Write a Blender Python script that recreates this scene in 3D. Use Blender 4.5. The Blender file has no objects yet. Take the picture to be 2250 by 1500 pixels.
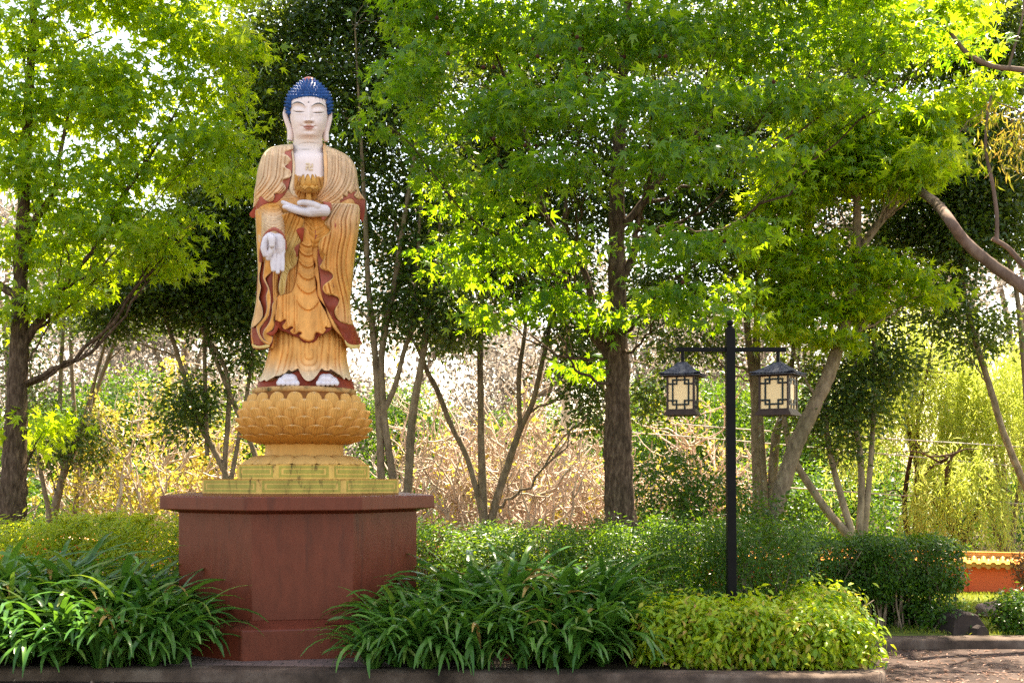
import bpy, math, random
import numpy as np
rng = np.random.default_rng(11)
random.seed(5)
SC = bpy.context.scene
COL = SC.collection
R = math.radians

# ------------------------------------------------------------------ camera, sky, sun, exposure
FPX, HOR, EYE = 2600.0, 1050.0, 1.6          # focal length and horizon in photo pixels, eye height
cam = bpy.data.cameras.new("camera")
cam.sensor_width = 36.0
cam.lens = 36.0 * FPX / 2250.0
cam.shift_y = (HOR - 750.0) / 2250.0
cam.clip_end = 2000
camo = bpy.data.objects.new("camera", cam)
camo.location = (0, 0, EYE)
camo.rotation_euler = (R(90), 0, 0)
COL.objects.link(camo)
SC.camera = camo

SUN_EL, SUN_AZ = 63.0, 28.0                  # azimuth measured from +Y (behind the scene) towards +X
world = bpy.data.worlds.new("World")
SC.world = world
world.use_nodes = True
wn = world.node_tree.nodes
sky = wn.new("ShaderNodeTexSky")
sky.sky_type = 'NISHITA'
sky.sun_disc = False
sky.sun_elevation = R(SUN_EL)
sky.sun_rotation = R(SUN_AZ)
sky.air_density = 1.0
sky.dust_density = 1.2
sky.ozone_density = 1.0
wn["Background"].inputs[1].default_value = 0.13
tintn = wn.new("ShaderNodeMix"); tintn.data_type = 'RGBA'; tintn.blend_type = 'MULTIPLY'; tintn.inputs[0].default_value = 1.0
tintn.inputs[7].default_value = (1.14, 0.98, 0.82, 1)      # thin warm haze over the blue
world.node_tree.links.new(sky.outputs[0], tintn.inputs[6])
world.node_tree.links.new(tintn.outputs[2], wn["Background"].inputs[0])
sl = bpy.data.lights.new("sun", 'SUN')
sl.energy = 5.0
sl.angle = R(0.5)
sl.color = (1.0, 0.93, 0.80)
so = bpy.data.objects.new("sun", sl)
so.rotation_euler = (R(90 - SUN_EL), 0, R(-SUN_AZ) + math.pi * 0)
so.rotation_euler = (R(-(90 - SUN_EL)), 0, R(-SUN_AZ))
so.location = (8, 14, 20)
COL.objects.link(so)
SC.view_settings.view_transform = 'Standard'
SC.view_settings.look = 'None'
SC.view_settings.exposure = 2.4
SC.view_settings.use_white_balance = True
SC.view_settings.white_balance_temperature = 7300
SC.view_settings.white_balance_tint = 10
SC.cycles.max_bounces = 7
SC.cycles.diffuse_bounces = 4
SC.cycles.transmission_bounces = 5
SC.cycles.glossy_bounces = 2
SC.cycles.use_denoising = False
SC.cycles.caustics_reflective = False
SC.cycles.caustics_refractive = False

# ------------------------------------------------------------------ helpers
def P(px, py, Y):
    """The point at depth Y that the photo shows at pixel (px, py)."""
    return np.array([(px - 1125.0) / FPX * Y, Y, EYE - (py - HOR) / FPX * Y])

def tag(o, label=None, cat=None, group=None, kind=None):
    if label: o["label"] = label
    if cat: o["category"] = cat
    if group: o["group"] = group
    if kind: o["kind"] = kind
    return o

def empty(name, loc, label, cat, group=None, rz=0.0):
    o = bpy.data.objects.new(name, None)
    o.location = [float(c) for c in loc]
    o.rotation_euler = (0, 0, rz)
    o.empty_display_size = 0.2
    COL.objects.link(o)
    return tag(o, label, cat, group)

class MB:
    """Collects vertices and faces (arrays), then links them as ONE mesh object."""
    def __init__(s):
        s.V, s.F, s.M, s.T, s.C, s.n = [], [], [], [], [], 0
    def add(s, V, F, mi=0, tint=None, col=None):
        V = np.asarray(V, float)
        if isinstance(F, list) and F and not isinstance(F[0], (int, np.integer)) and len(set(len(f) for f in F)) > 1:
            for k in set(len(f) for f in F):
                s._f([f for f in F if len(f) == k], mi)
        else:
            s._f(F, mi)
        s.V.append(V)
        s.T.append(np.full(len(V), 0.5) if tint is None else np.broadcast_to(np.asarray(tint, float), (len(V),)))
        s.C.append(np.full((len(V), 3), 0.5) if col is None else np.broadcast_to(np.asarray(col, float), (len(V), 3)))
        s.n += len(V)
        return s
    def _f(s, F, mi):
        F = np.asarray(F, int)
        if len(F):
            s.F.append(F + s.n); s.M.append(np.full(len(F), mi))
    def build(s, name, mats, parent=None, smooth=True, origin=None, attr=""):
        V = np.concatenate(s.V)
        if origin is None:
            origin = parent_origin(parent) if parent is not None else np.zeros(3)
        V = V - np.asarray(origin, float)
        me = bpy.data.meshes.new(name)
        me.vertices.add(len(V))
        me.vertices.foreach_set("co", V.astype(np.float32).ravel())
        lv = np.concatenate([f.ravel() for f in s.F]).astype(np.int32)
        lt = np.concatenate([np.full(len(f), f.shape[1]) for f in s.F]).astype(np.int32)
        ls = np.concatenate([[0], np.cumsum(lt)[:-1]]).astype(np.int32)
        me.loops.add(len(lv)); me.loops.foreach_set("vertex_index", lv)
        me.polygons.add(len(lt))
        me.polygons.foreach_set("loop_start", ls)
        me.polygons.foreach_set("loop_total", lt)
        me.polygons.foreach_set("material_index", np.concatenate(s.M).astype(np.int32))
        me.polygons.foreach_set("use_smooth", np.full(len(lt), bool(smooth)))
        if "t" in attr:
            a = me.attributes.new("tint", 'FLOAT', 'POINT')
            a.data.foreach_set("value", np.concatenate(s.T).astype(np.float32))
        if "c" in attr:
            a = me.attributes.new("paint", 'FLOAT_COLOR', 'POINT')
            c = np.concatenate(s.C)
            a.data.foreach_set("color", np.concatenate([c, np.ones((len(c), 1))], 1).astype(np.float32).ravel())
        me.update(calc_edges=True)
        me.validate()
        o = bpy.data.objects.new(name, me)
        for m in (mats if isinstance(mats, (list, tuple)) else [mats]):
            me.materials.append(m)
        COL.objects.link(o)
        if parent is not None:
            o.parent = parent
        else:
            o.location = [float(c) for c in origin]
        return o

ORIG = {}
def parent_origin(p):
    """World location of a parent (empties and parts carry no rotation unless built in place)."""
    if p is None: return np.zeros(3)
    return np.array(p.location) + parent_origin(p.parent)

def grid_faces(nu, nv, cu=False, cv=False):
    i, j = np.meshgrid(np.arange(nu if cu else nu - 1), np.arange(nv if cv else nv - 1), indexing='ij')
    i, j = i.ravel(), j.ravel()
    i2, j2 = (i + 1) % nu, (j + 1) % nv
    return np.stack([i * nv + j, i2 * nv + j, i2 * nv + j2, i * nv + j2], 1)

def smooth_path(pts, n):
    """Catmull-Rom through pts (k, d) resampled to n points."""
    p = np.asarray(pts, float)
    if len(p) == 2:
        t = np.linspace(0, 1, n)[:, None]
        return p[0] * (1 - t) + p[1] * t
    q = np.vstack([2 * p[0] - p[1], p, 2 * p[-1] - p[-2]])
    t = np.linspace(0, len(p) - 1 - 1e-6, n)
    k = t.astype(int); f = (t - k)[:, None]
    a, b, c, d = q[k], q[k + 1], q[k + 2], q[k + 3]
    return 0.5 * (2 * b + (c - a) * f + (2 * a - 5 * b + 4 * c - d) * f ** 2 + (3 * b - a - 3 * c + d) * f ** 3)

def tube(path, rad, n=8, caps=True, wob=0.0):
    p = np.asarray(path, float); m = len(p)
    rad = np.broadcast_to(np.asarray(rad, float), (m,))
    t = np.gradient(p, axis=0); t /= np.linalg.norm(t, axis=1)[:, None] + 1e-12
    ref = np.array([0.31, 0.2, 0.93]) if abs(t[0][2]) < .8 else np.array([0.9, 0.3, 0.1])
    x = np.cross(t[0], ref); x /= np.linalg.norm(x)
    X = np.zeros((m, 3)); X[0] = x
    for i in range(1, m):
        x = x - t[i] * x.dot(t[i]); x /= np.linalg.norm(x) + 1e-12; X[i] = x
    Yv = np.cross(t, X)
    a = np.linspace(0, 2 * math.pi, n, endpoint=False)
    rr = rad[:, None] * (1 + wob * rng.normal(size=(m, n))) if wob else np.repeat(rad[:, None], n, 1)
    V = p[:, None, :] + rr[:, :, None] * (np.cos(a)[None, :, None] * X[:, None, :] + np.sin(a)[None, :, None] * Yv[:, None, :])
    F = grid_faces(m, n, False, True)
    V = V.reshape(-1, 3)
    if caps and n in (3, 4):
        return V, [list(f) for f in F] + [list(range(n))[::-1], list(range((m - 1) * n, m * n))]
    if caps:
        k = len(V)
        V = np.vstack([V, p[0] - t[0] * rad[0] * .3, p[-1] + t[-1] * rad[-1] * .3])
        j = np.arange(n); j2 = (j + 1) % n
        c0 = np.stack([np.full(n, k), j2, j, j], 1)[:, :3]
        c1 = np.stack([np.full(n, k + 1), (m - 1) * n + j, (m - 1) * n + j2], 1)
        return V, [list(f) for f in F] + [list(f) for f in c0] + [list(f) for f in c1]
    return V, F

def box(c, s, rz=0.0):
    """Box: centre c, full size s, turned about z."""
    h = np.array(s) / 2.0
    v = np.array([[x, y, z] for x in (-1, 1) for y in (-1, 1) for z in (-1, 1)], float) * h
    cr, sr = math.cos(rz), math.sin(rz)
    v = np.stack([v[:, 0] * cr - v[:, 1] * sr, v[:, 0] * sr + v[:, 1] * cr, v[:, 2]], 1) + np.array(c)
    return v, np.array([[0, 1, 3, 2], [4, 6, 7, 5], [0, 4, 5, 1], [2, 3, 7, 6], [0, 2, 6, 4], [1, 5, 7, 3]])

def lathe(prof, n=32, c=(0, 0, 0), sides=None):
    """Revolve (r, z) profile about the vertical axis through c."""
    pr = np.asarray(prof, float)
    a = np.linspace(0, 2 * math.pi, n, endpoint=False) + (0 if sides is None else sides)
    V = np.stack([pr[:, None, 0] * np.cos(a), pr[:, None, 0] * np.sin(a), np.repeat(pr[:, 1:2], n, 1)], 2) + np.array(c)
    F = grid_faces(len(pr), n, False, True)
    V = V.reshape(-1, 3)
    Fl = [list(f) for f in F]
    return V, Fl + [list(range(n))[::-1], list(range((len(pr) - 1) * n, len(pr) * n))]

def bevel(o, w, seg=2):
    m = o.modifiers.new("bevel", 'BEVEL'); m.width = w; m.segments = seg; m.limit_method = 'ANGLE'; m.angle_limit = R(35)
    return o

def unit(v):
    return v / (np.linalg.norm(v, axis=-1, keepdims=True) + 1e-12)

# ------------------------------------------------------------------ materials
def nt(name):
    m = bpy.data.materials.new(name); m.use_nodes = True
    n = m.node_tree.nodes; l = m.node_tree.links
    return m, n, l, n["Principled BSDF"], n["Material Output"]

def ramp(n, stops):
    r = n.new("ShaderNodeValToRGB")
    e = r.color_ramp.elements
    while len(e) < len(stops): e.new(0.5)
    for k, (p, c) in enumerate(stops):
        e[k].position = p; e[k].color = (*c, 1)
    return r

def noise(n, l, scale, detail=5, vec=None, rough=0.6):
    t = n.new("ShaderNodeTexNoise"); t.inputs["Scale"].default_value = scale
    t.inputs["Detail"].default_value = detail; t.inputs["Roughness"].default_value = rough
    if vec is not None: l.new(vec, t.inputs["Vector"])
    return t

def coords(n, l, scale=(1, 1, 1)):
    g = n.new("ShaderNodeTexCoord"); mp = n.new("ShaderNodeMapping")
    mp.inputs["Scale"].default_value = scale
    l.new(g.outputs["Object"], mp.inputs["Vector"])
    return mp.outputs["Vector"]

def solid(name, c1, c2=None, scale=6.0, rough=0.6, bump=0.0, bscale=40.0, stretch=(1, 1, 1), spec=0.12, metal=0.0, c3=None):
    """A surface with two- or three-colour noise and a fine bump."""
    m, n, l, b, out = nt(name)
    v = coords(n, l, stretch)
    c2 = c2 or tuple(x * 0.75 for x in c1)
    t = noise(n, l, scale, 6, v)
    st = [(0.33, c2), (0.62, c1)] if c3 is None else [(0.3, c2), (0.5, c1), (0.68, c3)]
    r = ramp(n, st)
    l.new(t.outputs["Fac"], r.inputs[0]); l.new(r.outputs[0], b.inputs["Base Color"])
    b.inputs["Roughness"].default_value = rough
    b.inputs["Metallic"].default_value = metal
    b.inputs["Specular IOR Level"].default_value = spec
    if bump:
        t2 = noise(n, l, bscale, 6, v)
        bp = n.new("ShaderNodeBump"); bp.inputs["Strength"].default_value = bump; bp.inputs["Distance"].default_value = 0.01
        l.new(t2.outputs["Fac"], bp.inputs["Height"]); l.new(bp.outputs[0], b.inputs["Normal"])
    return m

def leafmat(name, cols, trans, tw=0.45, rough=0.4, spec=0.4):
    """Leaf: colour picked per leaf from cols by the tint attribute; light passes through it tinted trans."""
    m, n, l, b, out = nt(name)
    a = n.new("ShaderNodeAttribute"); a.attribute_name = "tint"
    k = len(cols)
    r = ramp(n, [(i / (k - 1), c) for i, c in enumerate(cols)])
    l.new(a.outputs["Fac"], r.inputs[0]); l.new(r.outputs[0], b.inputs["Base Color"])
    b.inputs["Roughness"].default_value = rough
    b.inputs["Specular IOR Level"].default_value = spec
    tr = n.new("ShaderNodeBsdfTranslucent")
    r2 = ramp(n, [(i / (len(trans) - 1), c) for i, c in enumerate(trans)])
    l.new(a.outputs["Fac"], r2.inputs[0]); l.new(r2.outputs[0], tr.inputs["Color"])
    mx = n.new("ShaderNodeMixShader"); mx.inputs[0].default_value = tw
    l.new(b.outputs[0], mx.inputs[1]); l.new(tr.outputs[0], mx.inputs[2]); l.new(mx.outputs[0], out.inputs["Surface"])
    return m

def barkmat(name, c1, c2, c3, sx=9, sz=1.6, bump=0.8):
    m, n, l, b, out = nt(name)
    v = coords(n, l, (sx, sx, sz))
    t = noise(n, l, 2.2, 8, v, 0.65)
    r = ramp(n, [(0.3, c1), (0.5, c2), (0.7, c3)])
    l.new(t.outputs["Fac"], r.inputs[0])
    v2 = coords(n, l, (1.3, 1.3, 1.3))
    t3 = noise(n, l, 1.6, 4, v2)
    mx = n.new("ShaderNodeMix"); mx.data_type = 'RGBA'; mx.blend_type = 'MULTIPLY'
    r3 = ramp(n, [(0.35, (0.7, 0.72, 0.62)), (0.65, (1.1, 1.05, 1.0))])
    l.new(t3.outputs["Fac"], r3.inputs[0]); mx.inputs[0].default_value = 1.0
    l.new(r.outputs[0], mx.inputs[6]); l.new(r3.outputs[0], mx.inputs[7])
    l.new(mx.outputs[2], b.inputs["Base Color"])
    b.inputs["Roughness"].default_value = 0.85
    b.inputs["Specular IOR Level"].default_value = 0.06
    bp = n.new("ShaderNodeBump"); bp.inputs["Strength"].default_value = bump; bp.inputs["Distance"].default_value = 0.02
    l.new(t.outputs["Fac"], bp.inputs["Height"]); l.new(bp.outputs[0], b.inputs["Normal"])
    return m

def paintmat(name, rough=0.45, var=0.22, bump=0.15, dirt=(0.10, 0.07, 0.04), dirt_amt=0.0, dscale=26.0, run=0.5, thr=0.60):
    """Painted concrete: colour from the paint attribute, worn by noise, with streaks of dirt."""
    m, n, l, b, out = nt(name)
    a = n.new("ShaderNodeAttribute"); a.attribute_name = "paint"
    v = coords(n, l, (1, 1, 0.35))
    t = noise(n, l, 14, 7, v)
    r = ramp(n, [(0.3, (1 - var,) * 3), (0.7, (1 + var * .6,) * 3)])
    l.new(t.outputs["Fac"], r.inputs[0])
    mx = n.new("ShaderNodeMix"); mx.data_type = 'RGBA'; mx.blend_type = 'MULTIPLY'; mx.inputs[0].default_value = 1.0
    l.new(a.outputs["Color"], mx.inputs[6]); l.new(r.outputs[0], mx.inputs[7])
    last = mx.outputs[2]
    if dirt_amt:
        v2 = coords(n, l, (1, 1, run))
        t2 = noise(n, l, dscale, 8, v2, 0.7)
        r2 = ramp(n, [(thr, (0, 0, 0)), (thr + .12, (dirt_amt,) * 3)])
        l.new(t2.outputs["Fac"], r2.inputs[0])
        m2 = n.new("ShaderNodeMix"); m2.data_type = 'RGBA'
        l.new(r2.outputs[0], m2.inputs[0]); l.new(last, m2.inputs[6]); m2.inputs[7].default_value = (*dirt, 1)
        last = m2.outputs[2]
    l.new(last, b.inputs["Base Color"])
    b.inputs["Roughness"].default_value = rough; b.inputs["Specular IOR Level"].default_value = .12
    t3 = noise(n, l, 60, 5, coords(n, l))
    bp = n.new("ShaderNodeBump"); bp.inputs["Strength"].default_value = bump; bp.inputs["Distance"].default_value = 0.006
    l.new(t3.outputs["Fac"], bp.inputs["Height"]); l.new(bp.outputs[0], b.inputs["Normal"])
    return m

# ------------------------------------------------------------------ monument frame: everything on the pedestal faces the camera a little
TH = R(9.8)
NX, NY = math.sin(TH), -math.cos(TH)          # outward normal of the statue's front
MC = np.array([(676 - 1125) / FPX * 11.17, 11.17])   # statue axis on the ground plan

def S(px, py, w=0.0):
    """Points seen at pixel (px, py), w photo-pixels (4.3 mm each) in front of the statue's axis plane. Vectorised."""
    px, py, w = np.broadcast_arrays(np.asarray(px, float), np.asarray(py, float), np.asarray(w, float))
    dx, dz = (px - 1125.0) / FPX, -(py - HOR) / FPX
    wm = w * 0.0043
    t = (wm + MC[0] * NX + MC[1] * NY) / (dx * NX + NY)
    return np.stack([dx * t, t, EYE + dz * t], -1)

def inpoly(x, y, poly):
    poly = np.asarray(poly, float)
    ins = np.zeros(x.shape, bool)
    j = len(poly) - 1
    for i in range(len(poly)):
        xi, yi = poly[i]; xj, yj = poly[j]
        if yi != yj:
            c = ((yi > y) != (yj > y)) & (x < (xj - xi) * (y - yi) / (yj - yi) + xi)
            ins ^= c
        j = i
    return ins

def rounded(poly, n=6):
    """Closed Catmull-Rom through a traced outline."""
    p = np.asarray(poly, float)
    q = np.vstack([p[-1:], p, p[:2]])
    out = []
    for i in range(1, len(p) + 1):
        a, b, c, d = q[i - 1], q[i], q[i + 1], q[i + 2]
        for f in np.linspace(0, 1, n, endpoint=False):
            out.append(0.5 * (2 * b + (c - a) * f + (2 * a - 5 * b + 4 * c - d) * f * f + (3 * b - a - 3 * c + d) * f ** 3))
    return np.array(out)

def edge_dist(x, y, poly, near=False):
    """Distance in pixels from each point to the outline (and the nearest outline point)."""
    d = np.full(x.shape, 1e9); nx_, ny_ = x.copy(), y.copy()
    p = np.asarray(poly, float)
    for i in range(len(p)):
        a, b = p[i], p[(i + 1) % len(p)]
        ab = b - a; L = ab.dot(ab) + 1e-9
        t = np.clip(((x - a[0]) * ab[0] + (y - a[1]) * ab[1]) / L, 0, 1)
        qx, qy = a[0] + t * ab[0], a[1] + t * ab[1]
        dd = np.hypot(x - qx, y - qy); m = dd < d
        d = np.where(m, dd, d); nx_ = np.where(m, qx, nx_); ny_ = np.where(m, qy, ny_)
    return (d, nx_, ny_) if near else d

def curve(tab):
    tab = smooth_path(np.asarray(tab, float), 40 * len(tab))
    tab[:, 0] = np.maximum.accumulate(tab[:, 0])
    return lambda v: np.interp(v, tab[:, 0], tab[:, 1])

def sstep(a, b, x):
    t = np.clip((x - a) / (b - a), 0, 1)
    return t * t * (3 - 2 * t)

def ga(u, v, cu, cv, su, sv):
    return np.exp(-((u - cu) / su) ** 2 - ((v - cv) / sv) ** 2)

def pleat(phi, amp, sharp=0.6):
    """Rounded ridges with narrow valleys, one per unit of phi."""
    phi = phi + .20 * np.sin(phi * 2.1 + .7) + .13 * np.sin(phi * 3.7)      # hand-carved, never quite even
    return 1.3 * amp * (np.abs(np.sin(math.pi * phi)) ** sharp - 0.65)

# silhouette of the robed figure (v, left) and (v, right)
RL = curve([(317, 640), (318, 624), (320, 610), (325, 594), (334, 582), (347, 575), (366, 568), (384, 565), (406, 562), (432, 560), (462, 561), (500, 563), (548, 565), (596, 567), (644, 565), (680, 561), (716, 553), (740, 552), (765, 556)])
RR = curve([(317, 700), (320, 711), (323, 722), (330, 742), (345, 767), (367, 781), (392, 786), (421, 789), (440, 791), (478, 791), (500, 789), (536, 784), (572, 779), (620, 774), (668, 770), (709, 775), (735, 785), (765, 792)])
RD = curve([(317, 22), (322, 40), (335, 54), (350, 62), (400, 70), (470, 74), (560, 64), (700, 62), (765, 62)])

def robe_w(u, v):
    L, Rr = RL(v), RR(v)
    t = np.clip((u - (L + Rr) / 2) / ((Rr - L) / 2), -1, 1)
    return RD(v) * np.maximum(1 - np.abs(t) ** 2.6, 0) ** (1 / 2.2)

def recess(u, v):
    return 24 * sstep(510, 590, v) * sstep(600, 622, u) * (1 - sstep(694, 716, u))

TAN = np.array([0.64, 0.43, 0.265]); ORA = np.array([0.73, 0.35, 0.10]); OLI = np.array([0.52, 0.37, 0.14])
RED = np.array([0.25, 0.042, 0.020]); PINK = np.array([0.38, 0.11, 0.075]); CRM = np.array([0.74, 0.55, 0.36]); DKO = np.array([0.65, 0.295, 0.07])
M_cloth = paintmat("painted robe", 0.42, 0.3, 0.2, dirt=(0.16, 0.11, 0.06), dirt_amt=0.55, dscale=30)
M_skin = paintmat("painted skin", 0.4, 0.07, 0.1, dirt=(0.12, 0.11, 0.09), dirt_amt=0.25, dscale=30)
M_limb = paintmat("chipped white paint", 0.5, 0.08, 0.25, dirt=(0.14, 0.12, 0.12), dirt_amt=0.85, dscale=34)
M_hair = solid("blue hair paint", (0.022, 0.09, 0.28), (0.010, 0.04, 0.14), 30, 0.4, 0.1)
M_redpaint = solid("red jewel paint", (0.40, 0.10, 0.075), (0.30, 0.07, 0.05), 12, 0.35, 0.1)
M_gold = solid("gold lotus paint", (0.62, 0.32, 0.08), (0.46, 0.22, 0.05), 26, 0.4, 0.15, 60)
M_goldpale = solid("pale gold paint", (0.72, 0.55, 0.36), (0.62, 0.47, 0.3), 20, 0.45, 0.1)

statue = empty("standing_statue", S(676, 848, 0), "tall painted figure with blue curled hair, white face and orange robe standing on the lotus", "statue")

def paint_mix(v, lo, hi, a=440, b=540):
    k = sstep(a, b, v)[..., None]
    return lo * (1 - k) + hi * k

def relief(name, poly, off, fold=None, col=TAN, mat=None, step=0.7, round_n=5, wfn=robe_w, thick=5.0, edge=2.5, rim=None, parent=None, lift=None):
    """A sheet with a traced outline lying off px in front of the body, its folds moulded in depth, its edge turned back."""
    pl = rounded(poly, round_n) if round_n else np.asarray(poly, float)
    x0, y0 = pl.min(0) - 1; x1, y1 = pl.max(0) + 1
    U, V = np.meshgrid(np.arange(x0, x1 + step, step), np.arange(y0, y1 + step, step), indexing='ij')
    ins = inpoly(U, V, pl)
    nu, nv = U.shape
    cell = ins[:-1, :-1] & ins[1:, :-1] & ins[1:, 1:] & ins[:-1, 1:]
    used = np.zeros(U.shape, bool)
    for a, b in ((0, 0), (1, 0), (1, 1), (0, 1)):
        used[a:nu - 1 + a, b:nv - 1 + b] |= cell
    u, v = U[used], V[used]
    d, qx, qy = edge_dist(u, v, pl, True)
    nb = sum(np.pad(cell, ((a, 1 - a), (b, 1 - b))).astype(int) for a in (0, 1) for b in (0, 1))[used]
    rimv = nb < 4                                # rim vertices are pulled onto the traced outline
    u = np.where(rimv, qx, u); v = np.where(rimv, qy, v); d = np.where(rimv, 0, d)
    w = wfn(u, v) + (off(u, v) if callable(off) else off)
    if fold is not None: w = w + fold(u, v) * np.clip(d / 4.0, 0.25, 1)
    w = w - edge * np.exp(-(d / 1.6) ** 2)
    if lift is not None: w = w + lift(u, v, d)
    c = col(u, v) if callable(col) else np.broadcast_to(col, (len(u), 3))
    if rim is not None:
        k = np.exp(-(d / 1.1) ** 2)[:, None]
        c = c * (1 - k) + np.asarray(rim) * k
    idx = -np.ones(U.shape, int); idx[used] = np.arange(used.sum())
    F = np.stack([idx[:-1, :-1][cell], idx[:-1, 1:][cell], idx[1:, 1:][cell], idx[1:, :-1][cell]], 1)
    n = len(u)
    # back sheet and rim wall
    e = {}
    for f in F:
        for a, b in zip(f, np.roll(f, -1)):
            if (b, a) in e: e.pop((b, a))
            else: e[(a, b)] = 1
    Vf = S(u, v, w); Vb = S(u, v, w - thick)
    wall = np.array([[a + n, b + n, b, a] for a, b in e])
    mb = MB()
    mb.add(np.vstack([Vf, Vb]), np.vstack([F, F[:, ::-1] + n, wall]), 0, col=np.vstack([c, c * 0.8]))
    return mb.build(name, mat or M_cloth, parent or statue, attr="c")

# ---- body of the robe: one closed loft, its front moulded
def loft(name, v0, v1, L, Rr, D, nv, nt_, frontfn, colfn, mat, hem=None, back=None, parent=None):
    rows = np.linspace(0, 1, nv)
    tf = np.linspace(-math.pi / 2, math.pi / 2, nt_)
    tb = np.linspace(math.pi / 2, 3 * math.pi / 2, nt_ // 3)[1:-1]
    Vs, Cs = [], []
    for rr in rows:
        v = np.full(nt_, v0 + (v1 - v0) * rr)
        c, a = (L(v) + Rr(v)) / 2, (Rr(v) - L(v)) / 2
        u = c + a * np.sin(tf)
        if hem is not None:
            v = v0 + (hem(u) - v0) * rr
            c, a = (L(v) + Rr(v)) / 2, (Rr(v) - L(v)) / 2
            u = c + a * np.sin(tf)
        w = frontfn(u, v)
        vb = np.full(len(tb), v0 + (v1 - v0) * rr)
        cb, ab = (L(vb) + Rr(vb)) / 2, (Rr(vb) - L(vb)) / 2
        ub = cb + ab * np.sin(tb); wb = D(vb) * np.cos(tb) * 0.9
        if hem is not None:
            ub = ub * 1.0
        Vs.append(np.vstack([S(u, v, w), S(ub, vb, wb)]))
        Cs.append(np.vstack([colfn(u, v), colfn(ub, vb)]))
    n = nt_ + len(tb)
    V = np.vstack(Vs); F = grid_faces(nv, n, False, True)[:, ::-1]
    mb = MB()
    mb.add(V, [list(f) for f in F] + [list(range(n)), list(range((nv - 1) * n, nv * n))[::-1]], 0, col=np.vstack(Cs))
    return mb.build(name, mat, parent or statue, attr="c")

def belly(u, v):
    """Drapes across the belly and chest between the two capes."""
    phi = (v + 0.012 * (u - 690) ** 2 * sstep(430, 470, v) + 0.25 * (u - 640)) / 9.0
    return pleat(phi, 2.6) * sstep(400, 440, v) * (1 - sstep(540, 575, v)) * sstep(600, 615, u) * (1 - sstep(705, 725, u))

def base_w(u, v):
    w = robe_w(u, v)
    w = w - np.minimum(w * .5, 15) * np.maximum(sstep(560, 600, v), 1 - sstep(395, 425, v)) - recess(u, v)
    w = w - 34 * sstep(612, 650, v) * sstep(596, 612, u) * (1 - sstep(722 + .3 * np.maximum(v - 660, 0), 742 + .3 * np.maximum(v - 660, 0), u))
    return w - 16 * (1 - sstep(385, 400, v)) * sstep(632, 644, u) * (1 - sstep(708, 720, u))
loft("robe", 317, 765, RL, RR, RD, 300, 170,
     lambda u, v: base_w(u, v) + belly(u, v),
     lambda u, v: paint_mix(v, TAN, DKO, 400, 470), M_cloth)

# ---- lower skirt
SL = curve([(690, 603), (720, 598), (752, 592), (776, 589), (800, 583), (819, 577), (836, 567), (848, 563)])
SR = curve([(690, 742), (720, 752), (752, 760), (788, 763), (822, 770), (841, 777), (848, 780)])
SD = curve([(690, 48), (752, 54), (800, 60), (836, 72), (848, 74)])
HEM = curve([(560, 834), (566, 834), (573, 838), (580, 834), (586, 837), (592, 832), (602, 826), (610, 825), (621, 819), (628, 812), (634, 815), (640, 814), (650, 809), (655, 817), (664, 828), (672, 835), (680, 836.5), (688, 833), (696, 824), (707, 810), (714, 813), (724, 814), (730, 811), (737, 815), (744, 821), (750, 823), (757, 833), (762, 829), (768, 835), (773, 832), (778, 838)])
def skirt_w(u, v):
    L, Rr = SL(v), SR(v)
    t = np.clip((u - (L + Rr) / 2) / ((Rr - L) / 2), -1, 1)
    return SD(v) * np.maximum(1 - np.abs(t) ** 2.3, 0) ** (1 / 2.2)
def skirt_f(u, v):
    L, Rr = SL(v), SR(v)
    t = (u - L) / (Rr - L)
    w = skirt_w(u, v)
    hw = 22 + 16 * sstep(740, 836, v)
    mid = 1 - sstep(hw * 0.85, hw * 1.1, np.abs(u - 679))
    ps = np.sqrt((u - 679) ** 2 + (np.maximum(v - 778 - 0.35 * np.abs(u - 679), 0) * 0.72) ** 2)
    side = pleat(t * 13.0 + 0.3 * np.sin(v / 30.0 + u / 60), 5.2, 0.6)
    ctr = 4.5 * np.abs(np.sin(math.pi * ps / 9.0)) ** 0.5 - 3
    w = w + side * (1 - mid) + ctr * mid * sstep(740, 760, v)
    return w + 3 * np.exp(-((HEM(u) - v) / 4.0) ** 2) - 16 * (1 - sstep(725, 785, v))
loft("skirt_lining", 690, 858, lambda v: SL(v) + 1.5, lambda v: SR(v) - 1.5, SD, 40, 60, lambda u, v: skirt_w(u, v) - 8 - 24 * (1 - sstep(765, 815, v)), lambda u, v: np.broadcast_to(RED, (len(u), 3)), M_cloth)
loft("skirt", 690, 836, SL, SR, SD, 150, 240, skirt_f,
     lambda u, v: paint_mix(v, ORA, CRM * .96, 780, 836) * 1.0, M_cloth, hem=HEM)

# ---- cape over the viewer's left shoulder, with its ruffled edge and red lining
def c3(*p): return [(540 + x / 8.333, 300 + y / 8.333) for x, y in p]
def z2(*p): return [(520 + x / 4.166, 500 + y / 4.166) for x, y in p]
def c4(*p): return [(640 + x / 5.357, 500 + y / 5.357) for x, y in p]
def c5(*p): return [(540 + x / 6.82, 560 + y / 6.82) for x, y in p]
relief("cape_lining", c3((690, 250), (862, 235), (832, 300), (850, 450), (840, 640), (815, 760), (780, 930), (720, 1050), (640, 1140), (560, 1208), (440, 1218), (340, 1262), (215, 1372), (180, 1470), (120, 1490), (66, 1425), (140, 1315), (250, 1120), (400, 900), (640, 600)),
       2.0, None, lambda u, v: paint_mix(v, PINK, RED * 1.4, 380, 470), edge=1.0)
def capeL_phi(u, v):
    return (u + 0.10 * (v - 330) + 55 * np.maximum((v - 385) / 70.0, 0) ** 1.6) / 9.0
def ruff(u, v, d):
    return 3.5 * np.sin(v / 3.6) * np.exp(-(d / 6.0) ** 2) * sstep(600, 620, u)
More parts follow.
